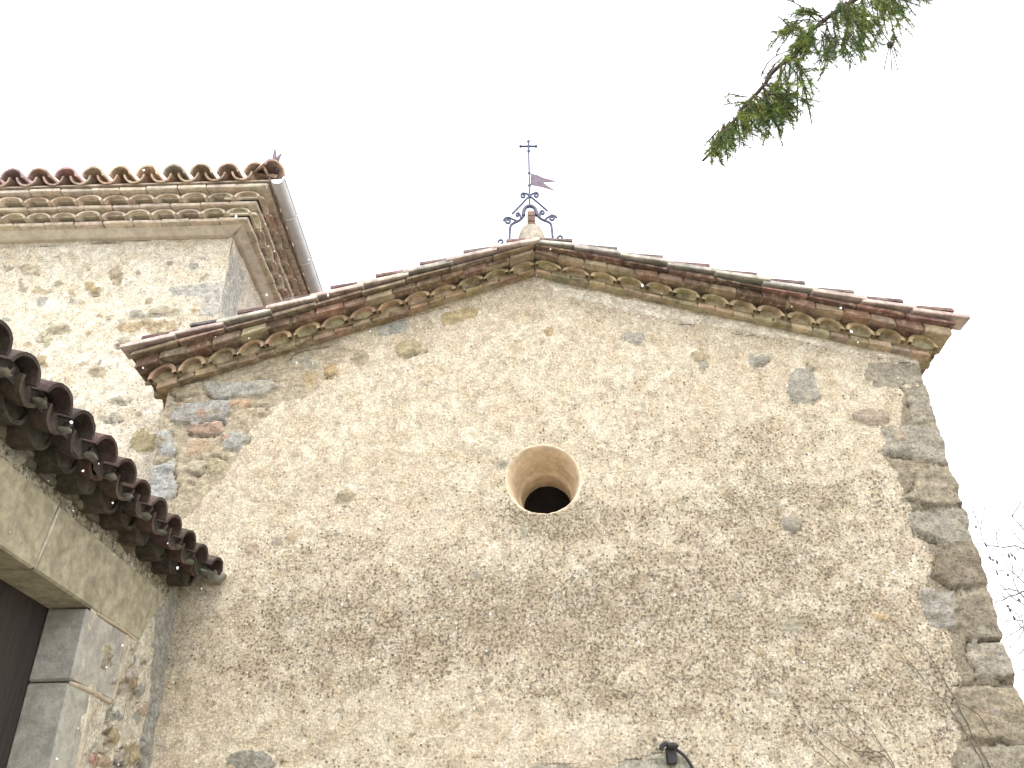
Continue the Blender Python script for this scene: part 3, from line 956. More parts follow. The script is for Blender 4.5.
iron('stay', [[(597, 500), (592, 545), (586, 600)]], .003)
iron('curl', [spiral(313, 626, 15, .8, math.pi, 1)], .0085)
iron('curl', [spiral(617, 606, 15, .8, math.pi, 1)], .0085)

# ================================================================== TOWER
TY = 5.5
TXR = -.4662 * D
tower = thing('tower', 'square rubble tower with tiled eaves and a grey gutter behind the gable', 'tower', (TXR - 2.0, TY + 2.0, 0))
tw = lambda px, py: tuple(at_y(px, py, TY)[[0, 2]])
TZC = at_y(0, 248, TY)[2] * .5 + at_y(234, 233, TY)[2] * .5  # cornice starts here
stones = []
rt = random.Random(15)
def st2(pts, c, h=.006): stones.append((px_poly(pts, tw), c, h))
for (x, y, rx, ry, c) in ((90, 288, 8, 6, OCHRE), (42, 291, 9, 4, (.46, .39, .25)), (60, 329, 15, 6, (.42, .37, .25)), (47, 341, 6, 7, (.42, .38, .26)), (88, 333, 7, 3, OCHRE), (115, 273, 8, 4, TAN),
                          (130, 327, 14, 7, (.48, .38, .22)), (165, 312, 16, 7, (.47, .42, .30)), (160, 325, 20, 8, (.50, .40, .24)), (44, 362, 6, 6, OCHRE),
                          (90, 266, 5, 3, GREY), (120, 345, 10, 4, (.44, .37, .24)), (138, 316, 9, 4, (.40, .38, .31)),
                          (110, 420, 10, 4, GREY), (145, 440, 16, 11, (.44, .37, .20)), (118, 400, 12, 5, (.46, .41, .3)), (30, 270, 9, 5, (.53, .46, .33)), (70, 395, 9, 5, (.45, .42, .33)), (100, 372, 9, 5, (.49, .41, .27))):
    st2(ell(x, y, rx, ry, seed=rt.randint(0, 999)), c, .007)
st2([(170, 288), (205, 282), (222, 283), (224, 310), (214, 318), (200, 316), (200, 297), (172, 297)], (.50, .49, .44), .003)
for k_ in range(70):
    x, y = rt.uniform(0, 225), rt.uniform(255, 450)
    st2(ell(x, y, rt.uniform(2, 6), rt.uniform(1.5, 4), n=7, seed=k_), vary(rt.choice([TAN, GREY, (.50, .42, .28), (.46, .40, .30)]), .12, rt), .004)
TXL = TXR - 3.6
us = np.linspace(TXL, TXR, 200)
vs_ = np.concatenate([np.linspace(-.05, 3.6, 20), np.arange(3.62, TZC + .05, .018)])
relief_wall('wall', M_TOWER, tower, us, vs_, lambda u, v: np.stack([u, np.full(u.shape, TY), v], -1), (0, -1, 0),
            lambda u, v: u < 1e9, stones, [([tw(0, 248), tw(60, 245), tw(120, 241), tw(180, 237), tw(234, 233)], .012, .012)],
            lambda u, v: .05 + (fbm(u * 1.5, v * 1.5, 5, 4) - .5) * .5, rough=.012, seed=40)
us = np.linspace(TY, TY + 3.6, 120)
vs_ = np.concatenate([np.linspace(-.05, 3.6, 8), np.arange(3.64, TZC + .05, .036)])
relief_wall('wall', M_TOWER, tower, us, vs_, lambda u, v: np.stack([np.full(u.shape, TXR), u, v], -1), (1, 0, 0),
            lambda u, v: u < 1e9, [([(TY + .02, TZC - .7), (TY + .35, TZC - .7), (TY + .4, TZC - .1), (TY + .02, TZC - .1)], (.54, .52, .46), .003)], [],
            lambda u, v: .1 + (fbm(u * 1.5, v * 1.5, 6, 4) - .5) * .5, rough=.012, seed=41)
m = MB(); box(m, (TXL + .02, TY + .06, -.05), (TXR - .03, TY + 3.6, TZC), (.45, .40, .3), .01)
m.build('wall', M_SIDE, tower)
# cornice: cove, then brick / tile mouths / brick / tile mouths / brick, on the front and on the right side
tc_b = MB(); tc_a = MB(); cove = MB()
#        z0    z1    out  kind
TP = [(.00, .045, .115, 'cove'), (.045, .078, .160, 'brick'), (.080, .140, .215, 'arch'), (.142, .172, .245, 'brick'), (.174, .234, .300, 'arch'), (.236, .270, .345, 'brick')]
def side_frame(side):
    # (along, out, up) -> world ; along runs from the front right corner
    if side == 'front': return lambda s, w, z: np.array([TXR - s, TY - w, TZC + z])
    return lambda s, w, z: np.array([TXR + w, TY + s, TZC + z])
for side, LEN in (('front', 3.7), ('right', 3.7)):
    fr = side_frame(side)
    for (z0, z1, w, kind) in TP:
        if kind == 'cove':
            def cn(a, b, c): return fr(-w * b * c + (LEN + w * b * c) * a, w * b * (.35 + .65 * c) - .03 * (1 - b), z0 + (z1 - z0) * c)
            hexa(cove, cn, (LEN, w, z1 - z0), (.70, .63, .52), .006)
        elif kind == 'brick':
            s_ = -w
            while s_ < LEN:
                L = .24 + rt.uniform(-.02, .02) if side == 'front' else .15 + rt.uniform(-.015, .015)
                e_ = s_ + L
                ww = w + rt.uniform(-.006, .006)
                c = vary((.68, .59, .48), .10, rt) if side == 'front' else vary((.64, .54, .43), .15, rt)
                hexa(tc_b, lambda a, b, c_: fr(s_ + .003 + (e_ - s_ - .006) * a, -.03 + (ww + .03) * b, z0 + (z1 - z0) * c_), (L, w, z1 - z0), c, .006, .003, rt)
                s_ = e_
        else:
            pit = .205 if z0 < .1 else .215
            s_ = -w + .02
            while s_ < LEN:
                c = vary((.66, .565, .45) if rt.random() < .7 else (.64, .50, .41), .10, rt)
                if side == 'right': c = vary((.62, .47, .38) if rt.random() < .6 else (.64, .56, .44), .15, rt)
                p0 = fr(s_ + pit / 2, -.02, z0 - .002); p1 = fr(s_ + pit / 2, w + rt.uniform(-.008, .008), z0 - .002)
                barrel(tc_a, p0, p1, (0, 0, 1), pit / 2 - .004, pit / 2 - .002, .020, c, arc=178, nlen=1, squash=(z1 - z0) / (pit / 2) , rr=rt)
                # recessed plug
                q = fr(s_ + pit / 2, w - .05, z0); ax_ = fr(1, 0, 0) - fr(0, 0, 0)
                N = 8; V = [q + np.array([0, 0, .0]) + ax_ * math.cos(math.pi * k_ / N) * (pit / 2 - .02) + np.array([0, 0, (z1 - z0) * .70 * math.sin(math.pi * k_ / N)]) for k_ in range(N + 1)]
                s_ += pit
            hexa(tc_a, lambda a, b, c_: fr(-w + .05 + (LEN + w - .05) * a, -.03 + (w - .035 + .03) * b, z0 + .028 + (z1 - z0 - .024) * c_), (LEN, w, .05), (.50, .44, .33), .004)
cov = cove.build('cornice', M_REVEAL, tower)
tag(cov, 'pale double cornice of brick courses and tile mouths')
tc_b.build('brick_course', M_PALE, cov)
tc_a.build('tile_course', M_PALE, cov, smooth=True, auto=40)
# roof: barrels and pans along the front eave, hip slopes behind
m = MB()
ZR = TZC + .285
pit = .2205
OUTF = .41
n = int(4.0 / pit)
slope = .32
for i in range(n + 1):
    x = TXR + .34 - pit * (i + .42)
    c = vary(rt.choice([(.46, .31, .27), (.40, .29, .27), (.52, .38, .30)]), .18, rt)
    if i < 6: c = vary(rt.choice([(.60, .47, .37), (.56, .48, .39)]), .12, rt)  # tiles by the right corner paled, haze put into their colour
    Ls = min(2.2, .35 + pit * i)
    k_ = 0; y0 = TY - OUTF
    while k_ * .36 < Ls:
        ya, yb = y0 + k_ * .36, y0 + min(k_ * .36 + .42, Ls + .2)
        barrel(m, (x, ya, ZR + (ya - y0) * slope + .034 + .012), (x, yb, ZR + (yb - y0) * slope + .034), (0, 0, 1), .094, .084, .016, c if k_ == 0 else vary((.26, .16, .13), .2, rt), nseg=10, nlen=2, rr=rt)
        k_ += 1
    # pan
    c = vary((.50, .38, .31) if i >= 6 else (.56, .42, .31), .15, rt)
    barrel(m, (x - pit / 2, y0 + .012, ZR + .078), (x - pit / 2, y0 + Ls + .2, ZR + .078 + Ls * slope), (0, 0, -1), .088, .08, .015, c, nseg=8, nlen=2, rr=rt)
# right slope barrels and the hip deck
for i in range(16):
    y = TY - OUTF + .16 + pit * i
    Ls = min(2.0, .25 + pit * i)
    barrel(m, (TXR + .395, y, ZR + .045), (TXR + .395 - Ls, y, ZR + .045 + Ls * slope), (0, 0, 1), .092, .084, .016, vary((.50, .38, .30), .2, rt), nseg=8, nlen=2, rr=rt)
barrel(m, (TXR + .41, TY - OUTF - .01, ZR + .050), (TXR - .9, TY + .9, ZR + .050 + 1.1 * slope), (0, 0, 1), .10, .09, .018, (.46, .33, .27), nseg=10, nlen=4, rr=rt)
A_ = np.array([TXR + .36, TY - OUTF + .05, ZR + .004]); B_ = np.array([TXR + .36, TY + 4.0, ZR + .004])
C_ = np.array([TXL - .3, TY + 4.0, ZR + .004]); D_ = np.array([TXL - .3, TY - OUTF + .05, ZR + .004]); T_ = (A_ + B_ + C_ + D_) / 4 + np.array([0, 0, .72])
lowr = [p - np.array([0, 0, .012]) for p in (A_, B_, C_, D_)]
m.add([A_, B_, C_, D_, T_] + lowr, [(1, 0, 4), (2, 1, 4), (3, 2, 4), (0, 3, 4), (5, 6, 7, 8), (0, 1, 6, 5), (1, 2, 7, 6), (2, 3, 8, 7), (3, 0, 5, 8)], (.50, .41, .33))
m.build('roof', M_VERGE, tower, smooth=True, auto=35)
# corner ornament: a little three-pointed finial
yo_ = TY - OUTF + .06
m = MB()
def op(cx, cy): return at_y(240 + cx / 4.8, 140 + cy / 4.8, yo_)
for pth, r_ in (([(172, 118), (166, 90), (168, 62), (167, 36)], [.026, .020, .014, .002]), ([(172, 112), (180, 92), (190, 76), (203, 62)], [.022, .018, .012, .002]), ([(172, 112), (160, 104), (148, 98)], [.020, .015, .003]), ([(172, 112), (174, 128), (178, 150)], [.026, .028, .022])):
    tube(m, [op(*p) for p in pth], r_, n=7)
m.build('finial', M_FLAG, tower, smooth=True)
# gutter down the right eave
m = MB()
GX, GZ = TXR + .425, ZR - .012
GR = .058
y0, y1 = TY - OUTF + .05, TY + 3.9
N = 14; V = []; F = []
for yy in (y0, (y0 + y1) / 2, y1):
    for sh in (0, 1):
        for k_ in range(N + 1):
            th = math.pi * k_ / N
            V.append((GX + (GR - .004 * sh) * math.cos(th), yy, GZ - (GR - .004 * sh) * math.sin(th) + .02))
q = N + 1
for j in range(2):
    for k_ in range(N):
        o_ = j * 2 * q + k_; i_ = o_ + q
        F.append((o_, o_ + 2 * q, o_ + 2 * q + 1, o_ + 1)); F.append((i_, i_ + 1, i_ + 2 * q + 1, i_ + 2 * q))
for k_ in range(N): F.append((k_, k_ + 1, k_ + 1 + q, k_ + q))
F.append(tuple(range(q)))
m.add(V, F)
gut = m.build('gutter', M_ZINC, tower, smooth=True, auto=40)
for yy in (y0 + .42, y0 + 1.02, y0 + 1.62, y0 + 2.2, y0 + 2.8):
    m = MB()
    tube(m, [(GX + (GR + .004) * math.cos(math.pi * k_ / 12), yy, GZ + .02 - (GR + .004) * math.sin(math.pi * k_ / 12)) for k_ in range(13)], .008, n=6)
    m.build('bracket', M_ZINC, gut, smooth=True)
m = MB()
tube(m, [(GX + GR, y0, GZ + .02), (GX + GR, y1, GZ + .02)], .008, n=6)
m.build('rim', M_ZINC, gut, smooth=True)

# ================================================================== SIDE BUILDING with the doorway
PX = -.406 * D
porch = thing('side_building', 'low stone building at the left with a dark door and mossy tiled eave', 'building', (PX - 1.2, 3.2, 0))
pw = lambda px, py: tuple(at_x(px, py, PX)[[1, 2]])
LZ = CAMZ + .2455 * D                                     # lintel underside
JY = .7892 * D                                            # right jamb arris
JY0 = JY - 1.65
REV = .165
stones = []
def st3(pts, c, h=.008): stones.append((px_poly(pts, pw), c, h))
rp = random.Random(31)
for (x, y, rx, ry, c) in ((131, 683, 6, 10, (.40, .31, .17)), (124, 692, 5, 5, GREY), (116, 715, 8, 7, (.33, .33, .31)), (110, 735, 6, 9, (.42, .33, .18)), (133, 752, 12, 10, (.40, .32, .18)),
                          (142, 712, 4, 6, (.36, .27, .18)), (92, 760, 3, 8, (.46, .24, .19)), (140, 688, 4, 6, GREY), (120, 760, 6, 5, (.36, .34, .28)), (102, 762, 6, 5, (.44, .33, .22)),
                          (100, 505, 9, 6, (.36, .34, .28)), (60, 478, 8, 5, (.36, .35, .30)), (125, 545, 9, 6, (.42, .38, .27)), (20, 455, 12, 6, (.38, .36, .28))):
    st3(ell(x, y, rx, ry, seed=rp.randint(0, 999)), c, .010)
for k_ in range(40):
    st3(ell(rp.uniform(100, 158), rp.uniform(640, 790), rp.uniform(2, 5), rp.uniform(2, 5), n=7, seed=k_), vary(rp.choice([TAN, GREY, (.40, .33, .22)]), .15, rp), .007)
st3([(155, 610), (172, 592), (178, 600), (165, 680), (150, 768), (136, 768), (150, 690)], (.36, .35, .31), .004)
us = np.concatenate([np.linspace(.3, 2.9, 60), np.linspace(2.92, D + .02, 150)])
vs_ = np.concatenate([np.linspace(-.05, 1.7, 30), np.arange(1.715, 3.30, .014)])
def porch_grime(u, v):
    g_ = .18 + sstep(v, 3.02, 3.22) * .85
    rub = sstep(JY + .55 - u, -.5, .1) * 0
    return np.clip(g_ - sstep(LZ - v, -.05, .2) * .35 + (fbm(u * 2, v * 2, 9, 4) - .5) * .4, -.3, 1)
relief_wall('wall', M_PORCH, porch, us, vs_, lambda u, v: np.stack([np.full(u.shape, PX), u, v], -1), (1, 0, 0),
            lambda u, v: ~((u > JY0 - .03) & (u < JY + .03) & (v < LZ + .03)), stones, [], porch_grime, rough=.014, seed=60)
# lintel slabs: two big dressed blocks
m = MB()
yj0, yj1 = .6857 * D, .6988 * D
LT = .315
def slab_y(y0_, y1_, y0t, y1t, c, zt=LT):
    def cn(a, b, c_):
        y = (y0_ + (y0t - y0_) * c_) + ((y1_ + (y1t - y1_) * c_) - (y0_ + (y0t - y0_) * c_)) * b
        return (PX - REV - .02 + (REV + .034) * a, y, LZ + zt * c_)
    hexa(m, cn, (.2, 1, .3), c, .008, .002, rp)
slab_y(JY0 - .5, yj0 - .004, JY0 - .4, yj1 - .006, (.385, .345, .245))
slab_y(yj0 + .004, 4.55, yj1 + .006, 4.78, (.375, .34, .245))
lint = m.build('lintel', M_LINTEL, porch)
# jamb blocks
for (ya, yb, yc) in ((JY, 1, 0), (JY0, -1, 1)):
    z = LZ - .004; k_ = 0
    for (h, wd) in ((.335, .45), (.50, .22), (.36, .40), (.5, .26), (.40, .42), (.5, .3), (.26, .45)):
        z0 = max(-.02, z - h)
        if z0 >= z - .02: break
        m = MB()
        lo = [PX - REV - .02, min(ya, ya + yb * wd), z0 + .006]; hi = [PX + .012 + .002 * (k_ % 2), max(ya, ya + yb * wd), z]
        box(m, lo, hi, vary((.40, .385, .335), .05, rp), .010, .003, rp)
        m.build('jamb_stone', M_JAMB, porch)
        z = z0; k_ += 1
# mortar lines round the jamb
pm = smooth_path([(PX + .006, JY + .005, LZ - .345), (PX + .010, JY + .12, LZ - .338), (PX + .008, JY + .30, LZ - .342), (PX + .006, JY + .44, LZ - .34)], 2)
m = MB(); tube(m, pm, .012, (.44, .37, .28), n=6); m.build('mortar_joint', M_JAMB, porch, smooth=True)
m = MB(); tube(m, smooth_path([(PX + .006, JY + .10, LZ), (PX + .012, JY + .25, LZ - .003), (PX + .008, JY + .46, LZ + .004), (PX + .004, JY + .62, LZ - .01)], 2), .009, (.46, .39, .29), n=6); m.build('mortar_joint', M_JAMB, porch, smooth=True)
m = MB(); tube(m, smooth_path([(PX + .006, JY + .455, LZ - .01), (PX + .004, JY + .47, LZ - .16), (PX + .004, JY + .45, LZ - .33)], 2), .014, (.47, .41, .31), n=6); m.build('mortar_joint', M_JAMB, porch, smooth=True)
m = MB(); tube(m, smooth_path([(PX + .006, JY + .235, LZ - .36), (PX + .004, JY + .245, LZ - .6), (PX + .006, JY + .235, LZ - .82)], 2), .017, (.47, .40, .30), n=6); m.build('mortar_joint', M_JAMB, porch, smooth=True)
m = MB(); tube(m, [(PX + .010, yj0, LZ + .01), (PX + .012, (yj0 + yj1) / 2, LZ + LT * .5), (PX + .010, yj1, LZ + LT - .01)], [.006, .009, .006], (.55, .51, .40), n=6); m.build('mortar_joint', M_JAMB, porch, smooth=True)
# door leaf of planks set back in the reveal
m = MB()
npl = 9
for i in range(npl):
    ya = JY0 + (JY - JY0) * i / npl; yb = JY0 + (JY - JY0) * (i + 1) / npl
    box(m, (PX - REV - .06, ya + .002, .02), (PX - REV - .012, yb - .002, LZ + .04), (.05, .04, .03), .005, .0, rp)
m.build('door', M_DOOR, porch)
# body of the building behind the wall
m = MB()
box(m, (PX - 2.4, JY + .05, -.05), (PX - .06, D - .01, 3.2), (.40, .36, .27), .01)
box(m, (PX - 2.4, .3, -.05), (PX - .06, JY0 - .05, 3.2), (.40, .36, .27), .01)
box(m, (PX - 2.4, JY0 - .06, -.05), (PX - REV - .07, JY + .06, 3.19), (.40, .36, .27), .01)
m.build('rear_wall', M_SIDE, porch)
# eave: two stepped rows of tiles turned hollow side up, then pans and covers
EX = -.3597 * D
EZ = CAMZ + .3515 * D
pit = .2185
ys0 = .9863 * D - .075
tiles = MB(); soffit = MB(); plugs = []; bed = MB()
sl = .30
i = 0
y = ys0
while y > .4:
    jx = rp.uniform(-.014, .014); jz = rp.uniform(-.006, .006)
    # covers, three lengths up the slope
    for k_ in range(4):
        xa = EX + jx - k_ * .36; xb = xa - .44
        c = vary(rp.choice([(0.081, 0.056, 0.049), (0.099, 0.064, 0.056), (0.071, 0.055, 0.047)]), .2, rp)
        barrel(tiles, (xa, y, EZ - .074 + jz + (EX + jx - xa) * sl + .012), (xb, y, EZ - .074 + jz + (EX + jx - xb) * sl), (0, 0, 1), .100, .088, .017, c, nseg=12, nlen=3, squash=.84, rr=rp)
    # pan under and between
    yp = y - pit / 2
    jx2 = rp.uniform(-.02, .012)
    barrel(tiles, (EX - .028 + jx2, yp, EZ - .030), (EX - 1.45, yp, EZ - .030 + 1.42 * sl), (0, 0, -1), .092, .086, .017, vary(rp.choice([(0.091, 0.063, 0.055), (0.079, 0.06, 0.051), (0.107, 0.07, 0.058)]), .2, rp), nseg=12, nlen=4, rr=rp)
    def cap(mb, x, yy, zz, r_, sgn, c, sq=1.0):
        N = 10
        V = [(x + rp.uniform(-.006, .006), yy, zz)] + [(x + rp.uniform(-.006, .006), yy + r_ * math.cos(math.pi * q_ / N), zz + sgn * sq * r_ * math.sin(math.pi * q_ / N)) for q_ in range(N + 1)]
        mb.add(V, [(0, q_ + 1, q_ + 2) for q_ in range(N)], c)
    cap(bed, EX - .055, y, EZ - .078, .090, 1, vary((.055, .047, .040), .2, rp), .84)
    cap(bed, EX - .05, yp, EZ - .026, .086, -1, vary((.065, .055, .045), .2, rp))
    # lumps of mortar in the mouths
    pl = MB(); blob(pl, (EX - .045 + jx, y - .050 + rp.uniform(-.012, .012), EZ - .080 + rp.uniform(-.008, .008)), (.03, .034 + rp.uniform(-.010, .010), .015), vary((.155, .15, .118), .25, rp), rp, .25, 10, 7); plugs.append(pl)
    if i < 20:
        for k_ in range(4):
            blob(bed, (PX + rp.uniform(-.012, .004), y + rp.uniform(-.11, .11), EZ - .125 + rp.uniform(-.02, .02)), (rp.uniform(.018, .028), rp.uniform(.05, .09), rp.uniform(.02, .035)), vary((.16, .14, .105), .2, rp), rp, .12, 10, 7)
    # second row: shorter pans stepping back to the wall
    yp2 = yp + .05 + rp.uniform(-.01, .01)
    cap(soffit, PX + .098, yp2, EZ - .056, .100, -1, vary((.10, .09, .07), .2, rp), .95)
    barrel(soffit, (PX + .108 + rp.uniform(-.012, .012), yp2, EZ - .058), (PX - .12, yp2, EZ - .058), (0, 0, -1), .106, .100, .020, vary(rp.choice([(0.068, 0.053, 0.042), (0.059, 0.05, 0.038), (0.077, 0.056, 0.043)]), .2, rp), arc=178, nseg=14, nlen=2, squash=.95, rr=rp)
    y -= pit; i += 1
# mortar bed between the two rows and over the wall head
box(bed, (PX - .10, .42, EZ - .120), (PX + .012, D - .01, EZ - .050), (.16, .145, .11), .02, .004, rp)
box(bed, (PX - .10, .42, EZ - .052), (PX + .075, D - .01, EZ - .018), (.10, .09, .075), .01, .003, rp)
roof_p = tiles.build('roof', M_DARKTILE, porch, smooth=True, auto=40)
soffit.build('soffit_tiles', M_DARKTILE, roof_p, smooth=True, auto=40)
bed.build('mortar_bed', M_DARKTILE, roof_p, smooth=True, auto=40)
for pl in plugs: pl.build('mortar_plug', M_JAMB, roof_p, smooth=True)
m = MB()
xr_ = EX - 1.4
m.add([(EX - .10, .42, EZ - .012), (EX - .10, D, EZ - .012), (PX - 2.4, D, EZ - .012 + (EX - .10 - PX + 2.4) * sl), (PX - 2.4, .42, EZ - .012 + (EX - .10 - PX + 2.4) * sl),
       (EX - .10, .42, EZ - .03), (EX - .10, D, EZ - .03), (PX - 2.4, D, EZ - .03 + (EX - .10 - PX + 2.4) * sl), (PX - 2.4, .42, EZ - .03 + (EX - .10 - PX + 2.4) * sl)],
      [(0, 1, 2, 3), (7, 6, 5, 4), (0, 4, 5, 1), (1, 5, 6, 2), (2, 6, 7, 3), (3, 7, 4, 0)], (.15, .12, .1))
m.build('deck', M_DARKTILE, roof_p)
# mortar where the last tile meets the church front
m = MB()
for k_ in range(5):
    blob(m, (EX - .02 - .05 * k_, D - .025, EZ - .045 + .012 * k_ + rp.uniform(-.01, .01)), (.055, .05, .045), vary((.30, .285, .23), .15, rp), rp, .2)
m.build('mortar_fillet', M_JAMB, roof_p, smooth=True)

# ================================================================== DRY STEMS on the plaster
def stems(name, label, paths, r_):
    m = MB()
    rs = random.Random(len(label))
    root = at_y(*paths[0][-1], D)
    for pth in paths:
        pts = [at_y(px, py, D) for px, py in pth]
        pts = smooth_path(pts, 2)
        n = len(pts)
        pts = [p + np.array([rs.uniform(-.004, .004), -.014 - .004 * math.sin(i * 1.3), rs.uniform(-.004, .004)]) for i, p in enumerate(pts)]
        tube(m, pts, [r_ * (.45 + .75 * i / n) for i in range(n)], n=5)
    o = m.build(name, M_STEM, None, smooth=True, loc=tuple(root))
    tag(o, label, 'climbing stem', 'dry climbing stems on the plaster')
    return o
stems('climbing_stem', 'long pair of dry brown stems rising beside the corner stones', [
    [(888, 619), (905, 632), (922, 647), (935, 665), (945, 685), (955, 700), (965, 722), (976, 745), (990, 768), (1015, 830), (1030, 900), (1040, 960)],
    [(889, 634), (898, 650), (912, 666), (922, 679), (934, 692), (946, 705), (958, 722), (970, 742), (984, 768), (1012, 840), (1030, 900)],
    [(922, 680), (915, 668), (905, 664)], [(955, 700), (962, 706), (976, 712), (990, 735)]], .0036)
stems('climbing_stem', 'bundle of thin dry stems fanning up low on the plaster', [
    [(819, 690), (830, 706), (842, 722), (856, 737), (866, 749), (890, 758), (905, 800), (925, 900), (935, 960)],
    [(822, 692), (838, 704), (852, 712), (866, 724), (878, 742), (890, 760), (905, 790), (925, 900)],
    [(800, 716), (812, 735), (830, 752), (850, 768), (880, 830), (915, 900)],
    [(792, 728), (806, 744), (820, 755), (836, 770), (870, 830), (910, 900)],
    [(812, 722), (830, 738), (850, 750), (868, 753), (885, 751)], [(850, 750), (865, 757), (884, 756)]], .0032)

# ================================================================== small black bracket with a cable
c0 = at_y(670, 752, D)
br = thing('cable_bracket', 'small black bracket holding a cable low on the plaster front', 'bracket', tuple(c0))
m = MB()
box(m, c0 + np.array([-.025, -.05, -.065]), c0 + np.array([.028, .012, .022]), (.03, .03, .03), .006)
tube(m, smooth_path([c0 + np.array(p) for p in ((.0, -.03, .015), (-.02, -.06, .035), (-.05, -.07, .025), (-.058, -.065, .0))], 2), .013, n=7)
blob(m, c0 + np.array([.006, -.06, .022]), (.034, .026, .018), (.03, .03, .03), bump=.05)
m.build('clamp', M_BLACK, br, smooth=True, auto=35)
m = MB()
pts = [at_y(px, py, D) for px, py in ((672, 748), (684, 756), (692, 768), (702, 790), (710, 830), (715, 900), (718, 1000))]
tube(m, smooth_path([p + np.array([0, -.03 + .004 * i, 0]) for i, p in enumerate(pts)], 2), .009, n=6)
m.build('cable', M_BLACK, br, smooth=True)

# ================================================================== CONIFER with the hanging bough
BY = 2.45
tree = thing('conifer_tree', 'conifer whose drooping green bough hangs into view at the upper right', 'tree', (3.7, 1.0, 0))
rn = random.Random(77)
m = MB()
tube(m, [(3.7, 1.0, -.05), (3.71, 1.0, 1.5), (3.69, 1.02, 4), (3.7, 1.0, 6.5), (3.71, .99, 9)], [.24, .20, .16, .11, .03], n=14)
tr = m.build('trunk', M_BARK, tree, smooth=True)
wood = MB(); need = MB()
def twig(p, d, L, r_=.0035, droop=.6, dens=520, nl=.017, green=None, bare=False, sub=True):
    """one drooping twig with needles all round"""
    p = np.array(p, float); d = np.array(d, float); d /= np.linalg.norm(d)
    pts = [p]; n = max(3, int(L / .03))
    for i in range(n):
        d = d + np.array([rn.uniform(-.16, .16), rn.uniform(-.16, .16), -droop * .16 + rn.uniform(-.08, .08)]); d /= np.linalg.norm(d)
        pts.append(pts[-1] + d * L / n)
    tube(wood, pts, [r_ * (1 - .6 * i / n) for i in range(n + 1)], n=4)
    if bare: return pts
    cg = green or rn.choice([(.18, .26, .085), (.24, .33, .09), (.15, .23, .10), (.32, .37, .10)])
    cnt = int(L * dens)
    for k_ in range(cnt):
        f = rn.uniform(.08, 1.0) * n; i = min(n - 1, int(f)); q = pts[i] + (pts[i + 1] - pts[i]) * (f - i)
        t_ = pts[i + 1] - pts[i]; t_ = t_ / np.linalg.norm(t_)
        v = np.array([rn.gauss(0, 1), rn.gauss(0, 1), rn.gauss(0, 1)]); v -= t_ * (v @ t_); v /= np.linalg.norm(v)
        dn = v * .85 + t_ * .75; dn /= np.linalg.norm(dn)
        l_ = nl * rn.uniform(.7, 1.2); wv_ = np.cross(dn, v + .01); wv_ = wv_ / np.linalg.norm(wv_) * .00105
        ww = np.cross(dn, wv_)
        c = vary(cg, .25, rn)
        need.add([q + wv_, q - wv_ * .5 + ww, q - wv_ * .5 - ww, q + dn * l_], [(0, 1, 3), (1, 2, 3), (2, 0, 3)], c)
    if sub:
        for k_ in range(int(L / .05)):
            i = rn.randint(1, n - 1)
            t_ = pts[min(n, i + 1)] - pts[i - 1]; t_ = t_ / np.linalg.norm(t_)
            s_ = np.array([rn.uniform(-1, 1), rn.uniform(-1, 1), rn.uniform(-.7, .3)])
            twig(pts[i], t_ * .6 + s_ * .7, L * rn.uniform(.25, .5), r_ * .7, droop, dens, nl, cg, False, False)
    return pts
def bp(px, py, dy=0): return at_y(px, py, BY + dy)
main = [(3.69, 1.02, 6.35), (2.9, 1.7, 6.25), (2.2, 2.25, 5.85)] + [tuple(bp(*p)) for p in ((905, -40), (868, -12), (832, 14), (806, 36), (792, 55), (775, 72), (762, 90), (748, 106), (735, 119), (722, 133), (712, 146), (704, 158))]
main = [np.array(p) + (0 if i < 3 else 1) * np.array([rn.uniform(-.018, .018), rn.uniform(-.03, .03), rn.uniform(-.018, .018)]) for i, p in enumerate(main)]
main = smooth_path(main, 1)
nm_ = len(main)
tube(wood, main, [(.026 if i < 6 else .0105) * (1 - .85 * i / nm_) + .003 for i in range(nm_)], n=7)
clumps = [(716, 140, 5, 4, .08, (.0, 1)), (728, 126, 6, 4, .11, (-.3, .9)), (786, 64, 6, 3, .12, (.1, 1)), (856, 20, 10, 6, .14, (.1, 1)), (826, 30, 9, 4, .15, (.0, 1)), (772, 98, 9, 6, .13, (.2, 1)), (780, 104, 8, 3, .11, (.6, .8)), (796, 26, 9, 6, .10, (-.7, .1)), (804, 30, 8, 5, .12, (.1, 1)), # pixel on the branch, spread, count, length, heading in the picture (dx, dy down), bias, dens
    (808, 34, 12, 8, .13, (-.6, .5)), (800, 40, 9, 6, .12, (-.3, .8)), (822, 18, 10, 7, .11, (-.7, -.2)), (838, 8, 10, 7, .15, (.2, 1)), (846, 2, 8, 5, .20, (.25, 1)),
    (868, -6, 12, 10, .14, (.2, 1)), (882, -4, 10, 8, .15, (.5, .9)), (895, -14, 10, 5, .15, (.8, .7)), (793, 54, 4, 3, .22, (.15, 1)), (786, 58, 4, 2, .12, (-.6, .3)),
    (768, 84, 8, 6, .13, (.5, 1)), (758, 96, 8, 8, .15, (.45, 1)), (752, 103, 6, 6, .15, (.1, 1)), (742, 112, 6, 5, .12, (.1, 1)), (733, 120, 6, 5, .11, (.0, 1)),
    (722, 132, 5, 5, .09, (-.2, 1)), (712, 145, 4, 4, .06, (-.4, .9)), (752, 100, 5, 3, .08, (-.8, 0)), (776, 92, 7, 5, .14, (.5, .9)), (848, 34, 10, 6, .11, (.3, 1)), (838, 42, 8, 4, .12, (-.2, 1))]
